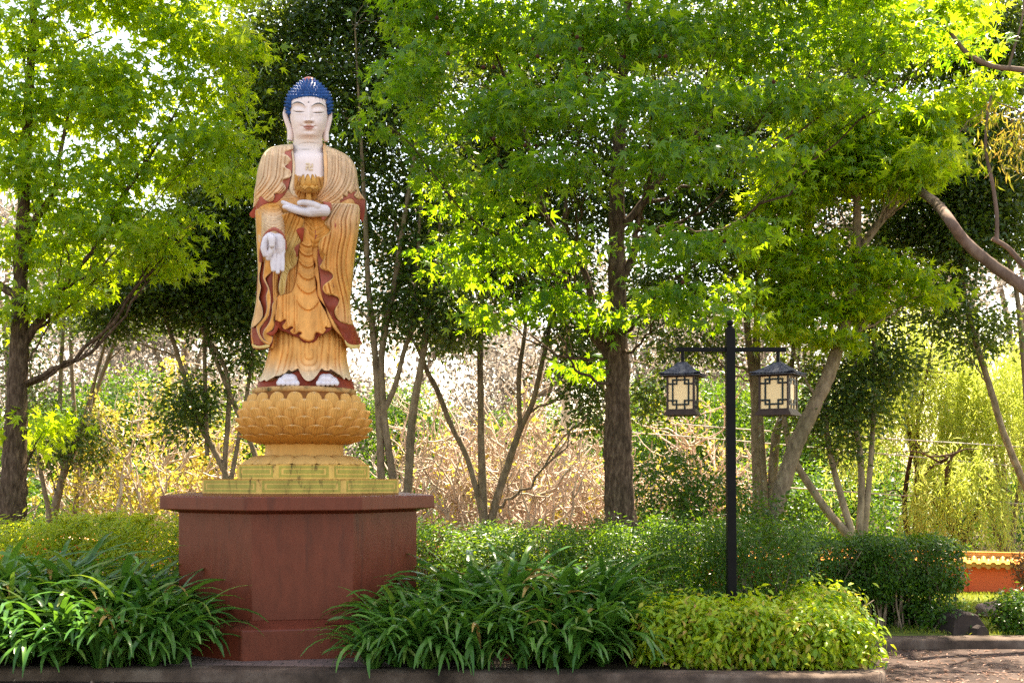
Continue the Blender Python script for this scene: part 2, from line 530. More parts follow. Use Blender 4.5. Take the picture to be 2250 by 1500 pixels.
relief("cape", c3((865, 165), (855, 240), (790, 268), (735, 292), (712, 320), (765, 350), (808, 395), (836, 440), (812, 480), (740, 525), (718, 548), (755, 588), (800, 605), (836, 660), (825, 722), (770, 768), (700, 795), (682, 820), (710, 865), (735, 940), (722, 1010), (670, 1050), (580, 1045), (520, 1055), (528, 1100), (505, 1165), (460, 1195), (400, 1188), (340, 1150), (300, 1108), (252, 1118), (225, 1185), (138, 1305), (148, 1180), (152, 1060), (163, 960), (183, 860), (203, 690), (235, 545), (284, 390), (354, 284), (455, 214), (584, 172), (700, 152), (830, 138)),
       lambda u, v: 6.0 + 2.5 * np.sin((u + v) / 9.0) * sstep(405, 430, v), lambda u, v: pleat(capeL_phi(u, v), 4.6, 0.6),
       lambda u, v: paint_mix(v, TAN * 1.03, TAN * .55 + ORA * .5, 395, 440), rim=CRM * .95, lift=ruff)
relief("collar_band", c3((838, 285), (868, 262), (886, 400), (905, 560), (884, 940), (905, 1005), (970, 1075), (960, 1112), (895, 1105), (835, 1060), (795, 960), (832, 760), (852, 640), (852, 450)),
       4.0, lambda u, v: pleat((u - 640 - .05 * (v - 330)) / 6.0, 1.6), CRM * .95, rim=TAN * .8)

# ---- cape over the viewer's right shoulder sweeping to the wrist
def capeR_phi(u, v):
    b = np.maximum(v - 372, 0) / 66.0
    return (u + b ** 2 * 44 * (1 - 0.55 * (u - 700) / 90.0)) / 8.0
relief("cape", [(712, 319), (716, 340), (718, 370), (717, 398), (711, 416), (703, 430), (695, 437), (705, 443), (716, 447), (727, 449), (745, 448.5), (747, 440), (753.5, 437), (754, 428.5), (759, 431.5), (763.5, 431.5), (765, 421.5), (771, 425.5), (781, 418), (783.5, 420.5), (778, 429), (783, 435.5), (793, 438.5), (801, 437), (796, 430), (790, 419), (785.5, 392), (780, 367), (766, 346), (742, 331), (724, 323)],
       6.0, lambda u, v: pleat(capeR_phi(u, v), 5.0, 0.6), lambda u, v: paint_mix(v, TAN * 1.02, TAN * .6 + ORA * .4, 400, 446), rim=TAN * .9)
relief("cape_lining", [(745, 447), (753, 436), (764, 426), (781, 421), (792, 436), (801.5, 437), (802, 452), (801, 470), (797, 488), (791, 480), (782, 450), (770, 436)], 1.5, None, lambda u, v: paint_mix(v, PINK, RED, 435, 470), edge=1)
relief("collar_band", [(710, 320), (716, 320), (719, 360), (718, 398), (711, 418), (702, 430), (696, 432), (704, 420), (711, 404), (712, 370)], 7.5, None, TAN * .6 + ORA * .5, edge=1.5)

# ---- hanging sleeve on the viewer's right
relief("sleeve_lining", [(712, 470), (703, 500), (700, 525), (698, 560), (700, 585), (704, 610), (706, 640), (716, 672), (728, 695), (740, 715), (751, 735), (760, 751), (772, 759), (786, 761), (795, 755), (786, 735), (778, 714), (760, 660), (752, 600), (745, 540), (740, 480)],
       lambda u, v: 2.0 - 10 * (1 - sstep(704, 740, u)), lambda u, v: 3 * np.sin(v / 7.0), lambda u, v: paint_mix(v, PINK, RED, 560, 720), edge=1)
def slR_phi(u, v):
    top = np.maximum(492 - v, 0) / 40.0
    return (u + 9 * np.sin((v - 520) / 38.0) * sstep(480, 540, v) - top ** 1.8 * 26 * (u - 800) / 70.0 * -1) / 11.0
relief("hanging_sleeve", [(726, 447.5), (727.5, 461), (721, 478), (713, 489), (717, 497), (725.5, 506), (720, 513.5), (709, 521.5), (700.5, 534), (703, 552), (713, 563), (706, 579), (703, 586), (711, 593), (724, 597), (731.5, 604), (729, 612.5), (715, 623), (709, 631.5), (711, 640), (719, 647), (733, 649), (744.5, 656), (743, 667), (736, 680), (736.5, 692), (745, 704.5), (756, 710), (776, 713), (771.5, 700), (769.5, 668), (773.5, 620), (778.5, 572), (783.5, 536), (788.5, 500), (790.5, 478), (790, 456), (780, 448), (745, 446)],
       8.0, lambda u, v: pleat(slR_phi(u, v), 6.6, 0.6) + 3 * np.sin(v / 8.5) * (1 - sstep(705, 735, u + (520 - v) * 0.0)) * sstep(500, 520, v), lambda u, v: paint_mix(v, TAN * 1.03, ORA * .93, 440, 540) * (1 - .12 * sstep(660, 710, v)[..., None]) + 0.05 * sstep(640, 700, v)[..., None], rim=OLI * 1.2)
relief("sleeve_hem", [(757, 746), (765, 754), (776, 757), (794, 755), (787, 764), (774, 766), (762, 760)], 5, None, OLI * 1.3, edge=1)
relief("cuff", [(710, 443), (718, 444), (727.5, 446), (728, 461), (720, 474), (711, 484), (706, 479), (711, 466), (713, 455)], 17, None, PINK * 1.1, edge=2)
# forearm roundness under the sleeve
# ---- inner shawl edge between the apron and the right sleeve
relief("shawl", [(685, 500), (697, 514), (687, 534), (684.5, 560), (693, 582), (688.5, 597), (696, 619), (698, 650), (715, 675), (718, 690), (728, 716), (748, 738), (761, 752), (764, 745), (740, 712), (716, 672), (706, 640), (700, 585), (699, 525), (700, 495)],
       lambda u, v: -recess(u, v) * .6 - 2, lambda u, v: 2 * np.sin(v / 11.0), ORA * .95, rim=RED * 1.3)
relief("shawl_lining", [(686, 497), (695, 510), (697, 518), (690, 530), (684, 541), (686, 520)], lambda u, v: -recess(u, v) * .6 + 1, None, PINK * .8, edge=1)

# ---- apron with swags and a rippled hem
def apron_f(u, v):
    q = v + 0.036 * (u - 677) ** 2
    mid = 1 - sstep(21, 27, np.abs(u - 677 - (v - 620) * 0.02))
    w = np.zeros_like(u)
    for k, vb in enumerate((541, 562, 586.5, 613, 643.5, 680)):
        w = w + 3.6 * np.exp(-((q - vb + 1) / 2.3) ** 2) - 2.2 * np.exp(-((q - vb - 3.2) / 1.6) ** 2) + 1.8 * np.exp(-((q - vb + 10) / 7.0) ** 2)
    s = pleat((u - 604) / 8.3, 3.4, 0.55)
    hemv = 6.0 * np.cos((u - 616) / 20.0 * 2 * math.pi) * sstep(695, 725, v) * (1 - mid)
    return w * mid * sstep(528, 540, v) + s * (1 - mid) * sstep(640, 655, v) + hemv + 4 * sstep(715, 748, v) * mid
APRON = c5((440, 960), (470, 990), (520, 1010), (560, 985), (592, 972), (590, 1002), (545, 1060), (570, 1112), (622, 1112), (680, 1080), (708, 1090), (660, 1130), (680, 1172), (742, 1192), (800, 1162), (832, 1172), (800, 1212), (842, 1262), (940, 1302)) + \
    [(689.6, 746), (694, 733), (698.5, 731), (709, 734), (716.5, 725), (715, 720), (728, 717.5), (718, 690), (699, 652), (692, 600), (687, 540), (676, 498), (668, 490), (656, 505), (655, 560), (652, 600), (640, 640), (612, 648), (608, 670)]
relief("apron", APRON, lambda u, v: -recess(u, v) + 5 + 9 * sstep(640, 720, v), apron_f, lambda u, v: paint_mix(v, ORA, ORA * 1.04, 600, 700), rim=RED * 1.2, thick=7)
relief("apron_lining", [(606, 700), (609, 716), (618, 726), (628, 729), (640, 736), (655, 741), (664, 750), (678, 755), (692, 750), (702, 738), (716, 732), (728, 722), (724, 712), (700, 718), (678, 735), (650, 722), (620, 700)], lambda u, v: -recess(u, v) + 8.0, None, RED, edge=0.5)

relief("underskirt", [(604, 560), (664, 556), (664, 700), (640, 712), (606, 700)], lambda u, v: -recess(u, v) - 1 + 5 * sstep(650, 700, v), lambda u, v: pleat((u - 604) / 8.3, 3.2, .6), ORA * .95)
# ---- sash swinging from the waist on the viewer's left
relief("sash", [(640, 466), (655, 474), (668, 482), (667, 496), (662, 528), (655, 538), (647.5, 546), (654, 562), (652.5, 577), (646, 587), (635, 596), (629.5, 615), (625.6, 643), (621, 648.5), (616, 649), (612, 634), (616, 608), (625, 572), (626, 540), (622, 500), (612, 476)],
       lambda u, v: -recess(u, v) + 11 + 4 * np.sin(v / 12), lambda u, v: pleat(((u - 600) * 0.75 + (v - 480) * 0.32 * (1 - .9 * sstep(560, 620, v))) / 6.5, 3.4, 0.55), lambda u, v: paint_mix(v, DKO * .95, OLI * 1.15, 470, 560), rim=TAN * .8)
relief("sash_lining", c4((60, 25), (145, 0), (150, 50), (130, 170), (95, 110)), lambda u, v: -recess(u, v) + 13, None, RED * 1.3, edge=1)
relief("sash_lining", c4((30, 240), (100, 195), (80, 280), (70, 350), (50, 300)), lambda u, v: -recess(u, v) + 14, None, PINK * .9, edge=1)
relief("girdle", [(664, 480), (676, 478), (688, 482), (692, 520), (688, 548), (672, 546), (660, 532), (667, 505)], lambda u, v: -recess(u, v) + 4, lambda u, v: pleat(((v - 480) * .7 - (u - 660) * .75) / 8.5, 2.4, .5), DKO * 1.05)

# ---- hanging sleeve on the viewer's left
relief("sleeve_lining", [(572, 510), (606, 515), (613, 590), (613, 626), (609, 651), (598, 670), (597, 690), (602, 720), (600, 750), (594, 763), (575, 768), (560, 766), (552, 755), (551.5, 722), (560, 690), (566, 600)],
       lambda u, v: -6 - recess(u, v) * .5, lambda u, v: 3 * np.sin(u / 5.0 + v / 30), lambda u, v: paint_mix(v, RED * .85, RED * 1.1, 600, 730), edge=.5)
relief("hanging_sleeve", [(561.5, 462), (575, 466), (580, 490), (576, 520), (574.5, 560), (574.5, 578), (570.5, 600), (570, 616), (573, 632), (569, 654), (573, 666), (577, 680), (576.5, 696), (567, 710), (552, 718.5), (559, 684), (564.5, 644), (566.5, 596), (564.5, 548), (562.5, 500)],
       7, lambda u, v: pleat((u - 561) / 9.0, 1.6) + 2.5 * np.sin(v / 9.5), lambda u, v: paint_mix(v, ORA, ORA * .6 + TAN * .4, 560, 680), rim=CRM * .9)
relief("sleeve_fold", c5((305, -60), (265, 250), (258, 330), (280, 400), (318, 470), (330, 520), (304, 620), (315, 780), (290, 900), (235, 975), (180, 1030), (158, 1090), (188, 1200), (230, 1280), (310, 1345), (362, 1352), (360, 1318), (270, 1270), (215, 1185), (212, 1110), (255, 1040), (300, 980), (347, 900), (372, 700), (370, 600), (350, 500), (308, 400), (300, 340), (392, 250), (372, 150), (365, -60)),
       lambda u, v: 1 - recess(u, v) * .2, lambda u, v: 2.5 * np.sin(v / 9.0), DKO * 1.12, rim=CRM * .85, round_n=4)
relief("sleeve_fold", c5((478, 625), (397, 742), (390, 860), (350, 1010), (270, 1130), (258, 1210), (300, 1290), (372, 1335), (402, 1230), (330, 1180), (400, 1122), (440, 1040), (432, 960), (466, 850), (482, 660)),
       lambda u, v: -recess(u, v) * .6, lambda u, v: 2 * np.sin(v / 10.0), DKO * 1.05, rim=CRM * .8)
relief("sleeve_hem", c5((440, 990), (492, 1008), (484, 1100), (440, 1182), (380, 1212), (304, 1172), (400, 1140), (436, 1060)), lambda u, v: -recess(u, v) * .5 + 3, None, RED * 1.2, edge=1)
relief("sleeve_hem", c5((88, 1328), (140, 1350), (210, 1362), (300, 1345), (352, 1352), (340, 1385), (200, 1404), (110, 1378)), 4, None, OLI * 1.3, edge=1)

# ---- forearm that comes down and forward on the viewer's left, and its cuff
def armw(u, v, d): return 34 * np.clip(1 - ((u - 600) / 26.0) ** 2, 0, 1) ** .5 * sstep(446, 505, v) + 2 * pleat((v + .02 * (u - 600) ** 2) / 6.5, 1.0)
relief("forearm_sleeve", [(561.5, 470), (570, 456), (585, 448), (600, 446), (612, 450), (620, 464), (625, 485), (628, 510), (628, 530), (620, 535), (600, 520), (584, 534), (574, 552), (565, 545), (562.5, 505)],
       4, None, lambda u, v: paint_mix(v, DKO, TAN * .97, 452, 480), lift=armw)
mb = MB()
ar = smooth_path([(573, 575), (573.5, 552), (577, 532), (583, 517), (592, 507), (602, 503.5), (612, 507), (620, 516), (625, 530), (627, 545)], 40)
mb.add(*tube(S(ar[:, 0], ar[:, 1], robe_w(ar[:, 0], ar[:, 1]) + 12 + 26 * np.clip(1 - ((ar[:, 0] - 600) / 27) ** 2, 0, 1) ** .5), 3.6 * .0043, 10), 0, col=PINK)
mb.build("cuff", M_cloth, statue, attr="c")

# ---- inner garment over the breast, below the chest
relief("breast_cloth", [(647, 386), (650, 382.5), (654, 385.5), (659, 383), (664, 386), (670, 384), (676, 387), (684, 385), (692, 388), (699, 386.5), (705, 389), (711, 387), (712, 410), (706, 428), (690, 440), (668, 440), (652, 432), (646, 412)], 5, lambda u, v: pleat((u - 647 + (v - 385) * (680 - u) * .008) / 5.3, 2.6, .6), DKO * .75, rim=TAN, round_n=4)

# ---- body: head, neck and chest are one painted surface
CX = 678.5
HL = curve([(172, 677), (180, 662), (190, 652), (200, 644), (208, 639), (222, 635.5), (245, 636), (262, 637.5), (276, 640.5), (285, 642.5), (295, 644.3), (302, 644.5), (315, 643.5), (328, 641.5), (336, 636), (345, 622), (400, 618)])
HR = curve([(172, 680), (180, 695), (190, 705), (200, 713), (208, 717.5), (222, 720.5), (245, 720.5), (262, 719.5), (276, 717), (285, 714.5), (291, 711.5), (297, 709.3), (302, 708.6), (315, 709), (328, 710), (336, 716), (345, 731), (400, 735)])
HD = curve([(172, 4), (180, 22), (190, 34), (200, 42), (208, 46), (222, 51), (245, 53), (262, 53), (276, 52), (288, 49.5), (296, 46), (302, 40), (308, 36.5), (320, 38), (328, 49), (345, 66), (365, 72), (400, 78)])
def head_f(u, v):
    c, a = (HL(v) + HR(v)) / 2, (HR(v) - HL(v)) / 2
    t = np.clip((u - c) / a, -1, 1)
    w = HD(v) * np.maximum(1 - np.abs(t) ** 2.25, 0) ** .5
    face = 1 - sstep(296, 304, v)
    g = 0
    nv_ = np.clip((v - 226) / 38.0, 0, 1)
    nose = (1.5 + 11.5 * nv_ ** 1.25) * np.exp(-((u - CX) / (3.4 + 2.4 * nv_)) ** 2) * sstep(222, 232, v) * (1 - sstep(264.5, 269.5, v))
    g = g + nose + 5.0 * (ga(u, v, 670.5, 264.5, 3.6, 4.0) + ga(u, v, 686.5, 264.5, 3.6, 4.0)) - 2.0 * (ga(u, v, 673, 269.5, 2.2, 1.4) + ga(u, v, 684.5, 269.5, 2.2, 1.4))
    for s, ex, ey in ((1, 655.5, 241), (1, 700.5, 242.5)):
        g = g - 5.5 * ga(u, v, ex, ey - 3, 14, 9) + 6.0 * ga(u, v, ex, ey + 0.5, 10.5, 6.2) - 1.5 * ga(u, v, ex, ey + 5.2, 11, 1.6) + 0.8 * ga(u, v, ex, ey + 9, 10, 2.2)
    g = g + 1.8 * np.exp(-((v - brow(u)) / 2.6) ** 2) * (np.abs(u - CX) > 6) * (np.abs(u - CX) < 40)
    g = g + 3.6 * ga(u, v, CX, 277.2, 10, 2.6) + 4.2 * ga(u, v, CX, 282.6, 9, 2.8) - 1.6 * np.exp(-((v - lipline(u)) / 1.0) ** 2) * (1 - sstep(13, 16, np.abs(u - CX)))
    g = g - 1.8 * (ga(u, v, 661.5, 277.5, 3, 3) + ga(u, v, 694.5, 278, 3, 3)) - 1.6 * ga(u, v, CX, 288.5, 9, 2.2) - .8 * ga(u, v, CX, 272.5, 2.2, 2.6)
    g = g + 3.5 * ga(u, v, CX, 295, 10, 5) + 2.6 * (ga(u, v, 655, 268, 11, 11) + ga(u, v, 702, 269, 11, 11))
    neck = -1.2 * np.exp(-((v - 313 - .01 * (u - CX) ** 2) / 1.3) ** 2) * (1 - sstep(20, 30, np.abs(u - CX))) - 1.4 * np.exp(-((v - 329 - .004 * (u - CX) ** 2) / 1.3) ** 2)
    return w + g * face + neck
def brow(u): return np.where(u < CX, 224.8 + 0.034 * (u - 653.5) ** 2 * np.where(u < 653.5, 1.1, .8), 227.2 + 0.034 * (u - 700) ** 2 * np.where(u > 700, 1.1, .8))
def eyeline(u): return np.where(u < CX, 246.4 - 0.012 * (u - 659) ** 2 * np.where(u < 659, 1.1, .8), 248.4 - 0.012 * (u - 699) ** 2 * np.where(u > 699, 1.1, .6))
def lipline(u): return 278.6 - 0.012 * (u - CX) ** 2 + 0.9 * np.exp(-((u - CX) / 3) ** 2) + .4
SKIN = np.array([0.78, 0.645, 0.61])
def head_c(u, v):
    c = np.broadcast_to(SKIN, (len(u), 3)).copy()
    def put(mask, colr):
        m = np.clip(mask, 0, 1)[:, None]; c[:] = c * (1 - m) + np.array(colr) * m
    a = np.abs(u - CX)
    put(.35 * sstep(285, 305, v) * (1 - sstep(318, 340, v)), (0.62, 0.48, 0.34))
    bw = 1.5 * np.clip(1 - ((np.where(u < CX, 654.5 - u, u - 700.5)) / 16.5) ** 2, 0, 1) ** .5
    put(np.clip((bw - np.abs(v - brow(u))) * 1.6 + .3, 0, 1) * (bw > 0.05), (0.02, 0.055, 0.075))
    put(.40 * np.exp(-((v - brow(u) - 5.0) / 3.0) ** 2) * (bw > .2), (0.50, 0.33, 0.22))
    ew = 1.15 * np.clip(1 - ((np.where(u < CX, 656 - u, u - 699.5)) / 13.5) ** 2, 0, 1) ** .5
    put(np.clip((ew - np.abs(v - eyeline(u))) * 1.8 + .2, 0, 1) * (ew > .05), (0.035, 0.022, 0.02))
    top = 274.6 + 0.022 * a ** 2 - 1.3 * np.exp(-((a - 3.2) / 2.6) ** 2) + .6
    bot = 285.6 - 0.042 * a ** 2
    put(np.clip(np.minimum(v - top, bot - v) * 1.2 + .4, 0, 1) * (a < 15) * .9, (0.43, 0.175, 0.13))
    put(np.exp(-((v - lipline(u)) / .7) ** 2) * (a < 15.5) * .8, (0.2, 0.06, 0.045))
    put(.8 * (ga(u, v, 673.5, 269.3, 1.8, .9) + ga(u, v, 684.2, 269.3, 1.8, .9)), (0.16, 0.09, 0.05))
    put(.45 * ga(u, v, CX, 270.2, 9, 2.2), (0.42, 0.27, 0.12))
    put(1.3 * ga(u, v, 678, 225, 1.5, 1.6), (0.03, 0.02, 0.02))
    drip = np.zeros_like(u)
    for k, (du, ln) in enumerate(((642, 5), (655, 6), (663, 9), (669, 5), (678, 8), (686, 4), (694, 9), (703, 12), (708, 10), (715, 9))):
        drip = np.maximum(drip, np.exp(-((u - du) / .8) ** 2) * (1 - sstep(ln * .5, ln, v - 210 - .006 * (u - CX) ** 2)))
    put(drip * .75 * (v > 205) * (v < 240), (0.12, 0.09, 0.08))
    put((v < 209.5 + .0062 * (u - CX) ** 2) * 1.0, (0.012, 0.045, 0.15))
    nz = np.sin(u * 1.7 + v) * np.sin(u * .6 - v * 2.3)
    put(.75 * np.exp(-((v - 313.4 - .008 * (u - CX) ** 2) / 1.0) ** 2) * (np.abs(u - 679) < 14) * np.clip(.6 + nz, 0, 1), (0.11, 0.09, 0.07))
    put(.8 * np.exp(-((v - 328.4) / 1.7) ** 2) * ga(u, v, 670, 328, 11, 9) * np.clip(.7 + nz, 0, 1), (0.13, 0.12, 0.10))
    put(.4 * (ga(u, v, 686, 250, 1.2, 8) + ga(u, v, 671.5, 260, 1, 4)) , (0.3, 0.22, 0.2))
    return c
loftp = dict(parent=statue)
loft("body", 172, 398, HL, HR, HD, 330, 190, head_f, head_c, M_skin)
body = bpy.data.objects["body"]

# ears, long lobed, on the same body
for pts, rr, sg in ((((629, 238), (626.5, 250), (630, 266), (636, 282), (638, 297), (636.8, 309)), (3.0, 5.4, 5.6, 6.0, 6.8, 6.2), -1), (((726.5, 249), (725, 260), (721, 276), (717, 291), (716.4, 303), (717.2, 311)), (3.0, 5.2, 5.4, 5.8, 6.6, 5.6), 1)):
    mb = MB(); q = smooth_path(np.array(pts), 26); r_ = np.interp(np.linspace(0, 1, 26), np.linspace(0, 1, 6), rr)
    Vt, Ft = tube(S(q[:, 0], q[:, 1], 4.0), r_ * .0043, 12)
    mb.add(Vt, Ft, 0, col=SKIN)
    q2 = smooth_path(np.array([(p[0] + sg * 2.4, p[1] - 2) for p in pts[:4]]), 20)
    Vt, Ft = tube(S(q2[:, 0], q2[:, 1], 8.0), 1.5 * .0043, 8)
    mb.add(Vt, Ft, 0, col=SKIN)
    mb.build("ear", M_skin, statue, attr="c")

# ---- hair: a cap covered in spiral curls, and the red jewel
mb = MB()
hc = np.array([678.5, 233.0, 0.0])
th, ph = np.meshgrid(np.linspace(0, math.pi, 30), np.linspace(0, 2 * math.pi, 60, endpoint=False), indexing='ij')
def hairp(dirs, k=1.0):
    """Cap surface in (u, v, w) pixels for unit directions (u right, v up, w front)."""
    r_ = np.stack([dirs[:, 0] * 49, dirs[:, 1] * 49, dirs[:, 2] * 53], 1) * k
    hump = 9 * np.exp(-((dirs[:, 0] / .5) ** 2 + (dirs[:, 2] / .6) ** 2)) * (dirs[:, 1] > 0)
    return np.stack([hc[0] + r_[:, 0], hc[1] - r_[:, 1] - hump, r_[:, 2]], 1)
d0 = np.stack([np.sin(th) * np.cos(ph), np.cos(th), np.sin(th) * np.sin(ph)], -1).reshape(-1, 3)
hp = hairp(d0, .95)
def hairline(u): return 210.5 + 0.0062 * (u - CX) ** 2 + 42 * sstep(40, 44.5, np.abs(u - CX))
keep = np.where(hp[:, 2] > 0, hp[:, 1] < hairline(hp[:, 0]), hp[:, 1] < 275 + hp[:, 2] * .3)
Fh = grid_faces(30, 60, False, True)
mb.add(S(hp[:, 0], hp[:, 1], hp[:, 2]), Fh[keep[Fh].all(1)], 0)
prof = np.array([(5.0, -2.5), (5.3, .4), (4.6, 1.6), (3.9, 1.8), (4.0, 2.5), (3.3, 4.0), (2.6, 4.2), (2.6, 4.9), (1.8, 6.4), (1.1, 6.8), (.3, 8.6)])
pa = np.linspace(0, 2 * math.pi, 10, endpoint=False)
rows = [(y, max(1, int(round(2 * math.pi * math.sqrt(max(1 - (y) ** 2, 0.001)) * 50 / 7.7)))) for y in np.sin(np.linspace(-.75, 1.47, 16))]
for ri, (yy, nn) in enumerate(rows):
    aa = (np.arange(nn) + (ri % 2) * .5) * 2 * math.pi / nn
    dd = np.stack([math.sqrt(1 - yy * yy) * np.cos(aa), np.full(nn, yy), math.sqrt(1 - yy * yy) * np.sin(aa)], 1)
    q = hairp(dd, .97)
    ok = np.where(q[:, 2] > -4, q[:, 1] < hairline(q[:, 0]) - 1, q[:, 1] < 268 + q[:, 2] * .3)
    for q_, d_ in zip(q[ok], dd[ok]):
        if d_[1] > .97: continue
        up = unit(np.array([d_[0], -d_[1] - .35, d_[2]]))
        a_ = unit(np.cross(up, (0.1, 0.2, 1))); b_ = np.cross(up, a_)
        pts = q_ + prof[:, None, 1:2] * up + prof[:, None, 0:1] * .96 * (np.cos(pa)[None, :, None] * a_ + np.sin(pa)[None, :, None] * b_)
        pts = pts.reshape(-1, 3)
        mb.add(S(pts[:, 0], pts[:, 1], pts[:, 2]), grid_faces(len(prof), 10, False, True), 0)
# small beads along the hairline
bu = np.linspace(639, 718, 17)
for u_ in bu:
    c_ = np.array([u_, hairline(np.array([u_]))[0] - 1.0, 0]); c_[2] = head_f(np.array([u_]), np.array([c_[1]]))[0]
    s_th, s_ph = np.meshgrid(np.linspace(0, math.pi, 7), np.linspace(0, 2 * math.pi, 9, endpoint=False), indexing='ij')
    pts = (c_ + 3.6 * np.stack([np.sin(s_th) * np.cos(s_ph), np.cos(s_th), np.sin(s_th) * np.sin(s_ph)], -1)).reshape(-1, 3)
    mb.add(S(pts[:, 0], pts[:, 1], pts[:, 2]), grid_faces(7, 9, False, True), 0)
hair = mb.build("hair", M_hair, statue)
pr = np.array([(15.5, 190), (15.5, 181), (14.6, 177), (12, 173.5), (8, 170.5), (3.5, 169), (.2, 168.6)])
ja = np.linspace(0, 2 * math.pi, 28, endpoint=False)
jp = np.stack([678.3 + pr[:, 0:1] * np.cos(ja), np.repeat(pr[:, 1:2], 28, 1), pr[:, 0:1] * np.sin(ja)], -1).reshape(-1, 3)
mb = MB(); mb.add(S(jp[:, 0], jp[:, 1], jp[:, 2]), grid_faces(len(pr), 28, False, True), 0)
mb.build("hair_jewel", M_redpaint, statue)

# ---- emblem on the chest: a cross with bent arms, as on the statue
mb = MB()
def chest_box(u0, u1, v0, v1):
    q = np.array([(u, v, w) for w in (0, 3) for u, v in ((u0, v0), (u1, v0), (u1, v1), (u0, v1))], float)
    wz = head_f(q[:, 0], q[:, 1]) - .5 + q[:, 2]
    mb.add(S(q[:, 0], q[:, 1], wz), [[0, 1, 2, 3], [7, 6, 5, 4], [0, 4, 5, 1], [1, 5, 6, 2], [2, 6, 7, 3], [3, 7, 4, 0]], 0)
chest_box(678.1, 680.7, 358.2, 373.8)          # upright
chest_box(671.8, 677.9, 358.2, 360.8)          # top arm to the left
chest_box(680.9, 687.6, 371.2, 373.8)          # foot to the right
chest_box(671.8, 677.9, 364.6, 367.2)          # bar, left half
chest_box(680.9, 687.6, 364.6, 367.2)          # bar, right half
chest_box(671.8, 674.4, 367.4, 373.2)          # left end down
chest_box(685.0, 687.6, 359.2, 364.4)          # right end up
mb.build("chest_emblem", M_goldpale, statue, smooth=False)

# ---- hands and feet: balls strung along each finger, fused into one skin
def limb(name, chains, parent, voxel=0.0042, colr=(0.66, 0.60, 0.62), squash=None):
    mb = MB()
    st, sp = np.meshgrid(np.linspace(0, math.pi, 8), np.linspace(0, 2 * math.pi, 12, endpoint=False), indexing='ij')
    sph = np.stack([np.sin(st) * np.cos(sp), np.sin(st) * np.sin(sp), np.cos(st)], -1).reshape(-1, 3)
    F = grid_faces(8, 12, False, True)
    for pts, rad in chains:
        p = smooth_path(np.array(pts, float), max(12, 5 * len(pts)))
        r_ = np.interp(np.linspace(0, 1, len(p)), np.linspace(0, 1, len(rad)), rad)
        c = S(p[:, 0], p[:, 1], p[:, 2])
        for ci, ri in zip(c, r_):
            mb.add(ci + sph * ri * .0043, F, 0)
    o = mb.build(name, M_limb, parent)
    m = o.modifiers.new("skin", 'REMESH'); m.mode = 'VOXEL'; m.voxel_size = voxel; m.use_smooth_shade = True
    s_ = o.modifiers.new("soft", 'SMOOTH'); s_.factor = .5; s_.iterations = 2
    return o
def limb_paint(m):
    """The chipped white paint has one colour: feed it straight in."""
    n = m.node_tree.nodes
    for k in n:
        if k.type == 'ATTRIBUTE':
            rgb = n.new("ShaderNodeRGB"); rgb.outputs[0].default_value = (0.66, 0.60, 0.63, 1)
            for lk in list(k.outputs["Color"].links):
                m.node_tree.links.new(rgb.outputs[0], lk.to_socket)
limb_paint(M_limb)
W0 = 96
limb("hand", [
    ([(590, 523, W0 - 10), (602, 517, W0 - 12), (614, 523, W0 - 10)], (10, 11, 10)),
    ([(588, 528, W0 - 6), (590, 545, W0 - 8)], (10, 8)), ([(601, 522, W0 - 8), (602, 548, W0 - 8), (603, 556, W0 - 7)], (11, 9, 7)),
    ([(612, 523, W0 - 7), (614, 545, W0 - 6), (613, 556, W0 - 6)], (12, 11, 8)), ([(619, 530, W0 - 8), (620, 554, W0 - 8)], (8, 7)),
    ([(584, 526, W0 + 1), (580, 545, W0 + 5), (582.5, 560, W0 + 6)], (7.5, 7.6, 5.4)),
    ([(591, 518, W0 + 2), (597, 525, W0 + 13), (597.5, 539, W0 + 15)], (6.6, 7.8, 6.0)),
    ([(600, 556, W0 - 2), (596, 546, W0 + 6), (593.5, 556, W0 + 8), (589, 568, W0 + 3)], (5.0, 5.2, 5.4, 4.8)),
    ([(602, 560, W0 - 4), (599.2, 577, W0), (600.2, 593, W0 + 3)], (5.9, 5.6, 4.5)),
    ([(610.5, 560, W0 - 4), (609.8, 580, W0), (610.3, 598, W0 + 3)], (5.7, 5.4, 4.4)),
    ([(619.5, 558, W0 - 5), (620.8, 577, W0 - 1), (620.8, 593, W0 + 2)], (5.5, 5.2, 4.2))], statue)
W1 = 92
limb("hand", [
    ([(713, 463, W1 - 4), (698, 462, W1), (686, 464, W1 + 2), (676, 466, W1 + 2)], (13, 14, 13, 10)),
    ([(698, 454, W1 + 8), (684, 448, W1 + 10), (668, 445, W1 + 11), (658, 446, W1 + 11)], (8, 7.4, 6.2, 5.4)),
    ([(682, 468, W1 + 4), (662, 465, W1 + 8), (645, 461, W1 + 9), (632, 456, W1 + 8), (624, 455, W1 + 7)], (9, 8, 6.6, 5.2, 3.8)),
    ([(680, 464, W1 - 4), (655, 459, W1 + 1), (638, 453, W1 + 2), (626, 447, W1 + 1), (621, 444.5, W1 + 1)], (8, 7, 6, 5, 4)),
    ([(678, 464, W1 - 12), (652, 461, W1 - 7), (635, 457, W1 - 6), (627, 453, W1 - 6)], (8, 6.5, 5.6, 4.2)),
    ([(678, 466, W1 - 18), (655, 465, W1 - 14), (640, 462, W1 - 13), (632, 459, W1 - 13)], (7, 6, 5, 3.8))], statue)
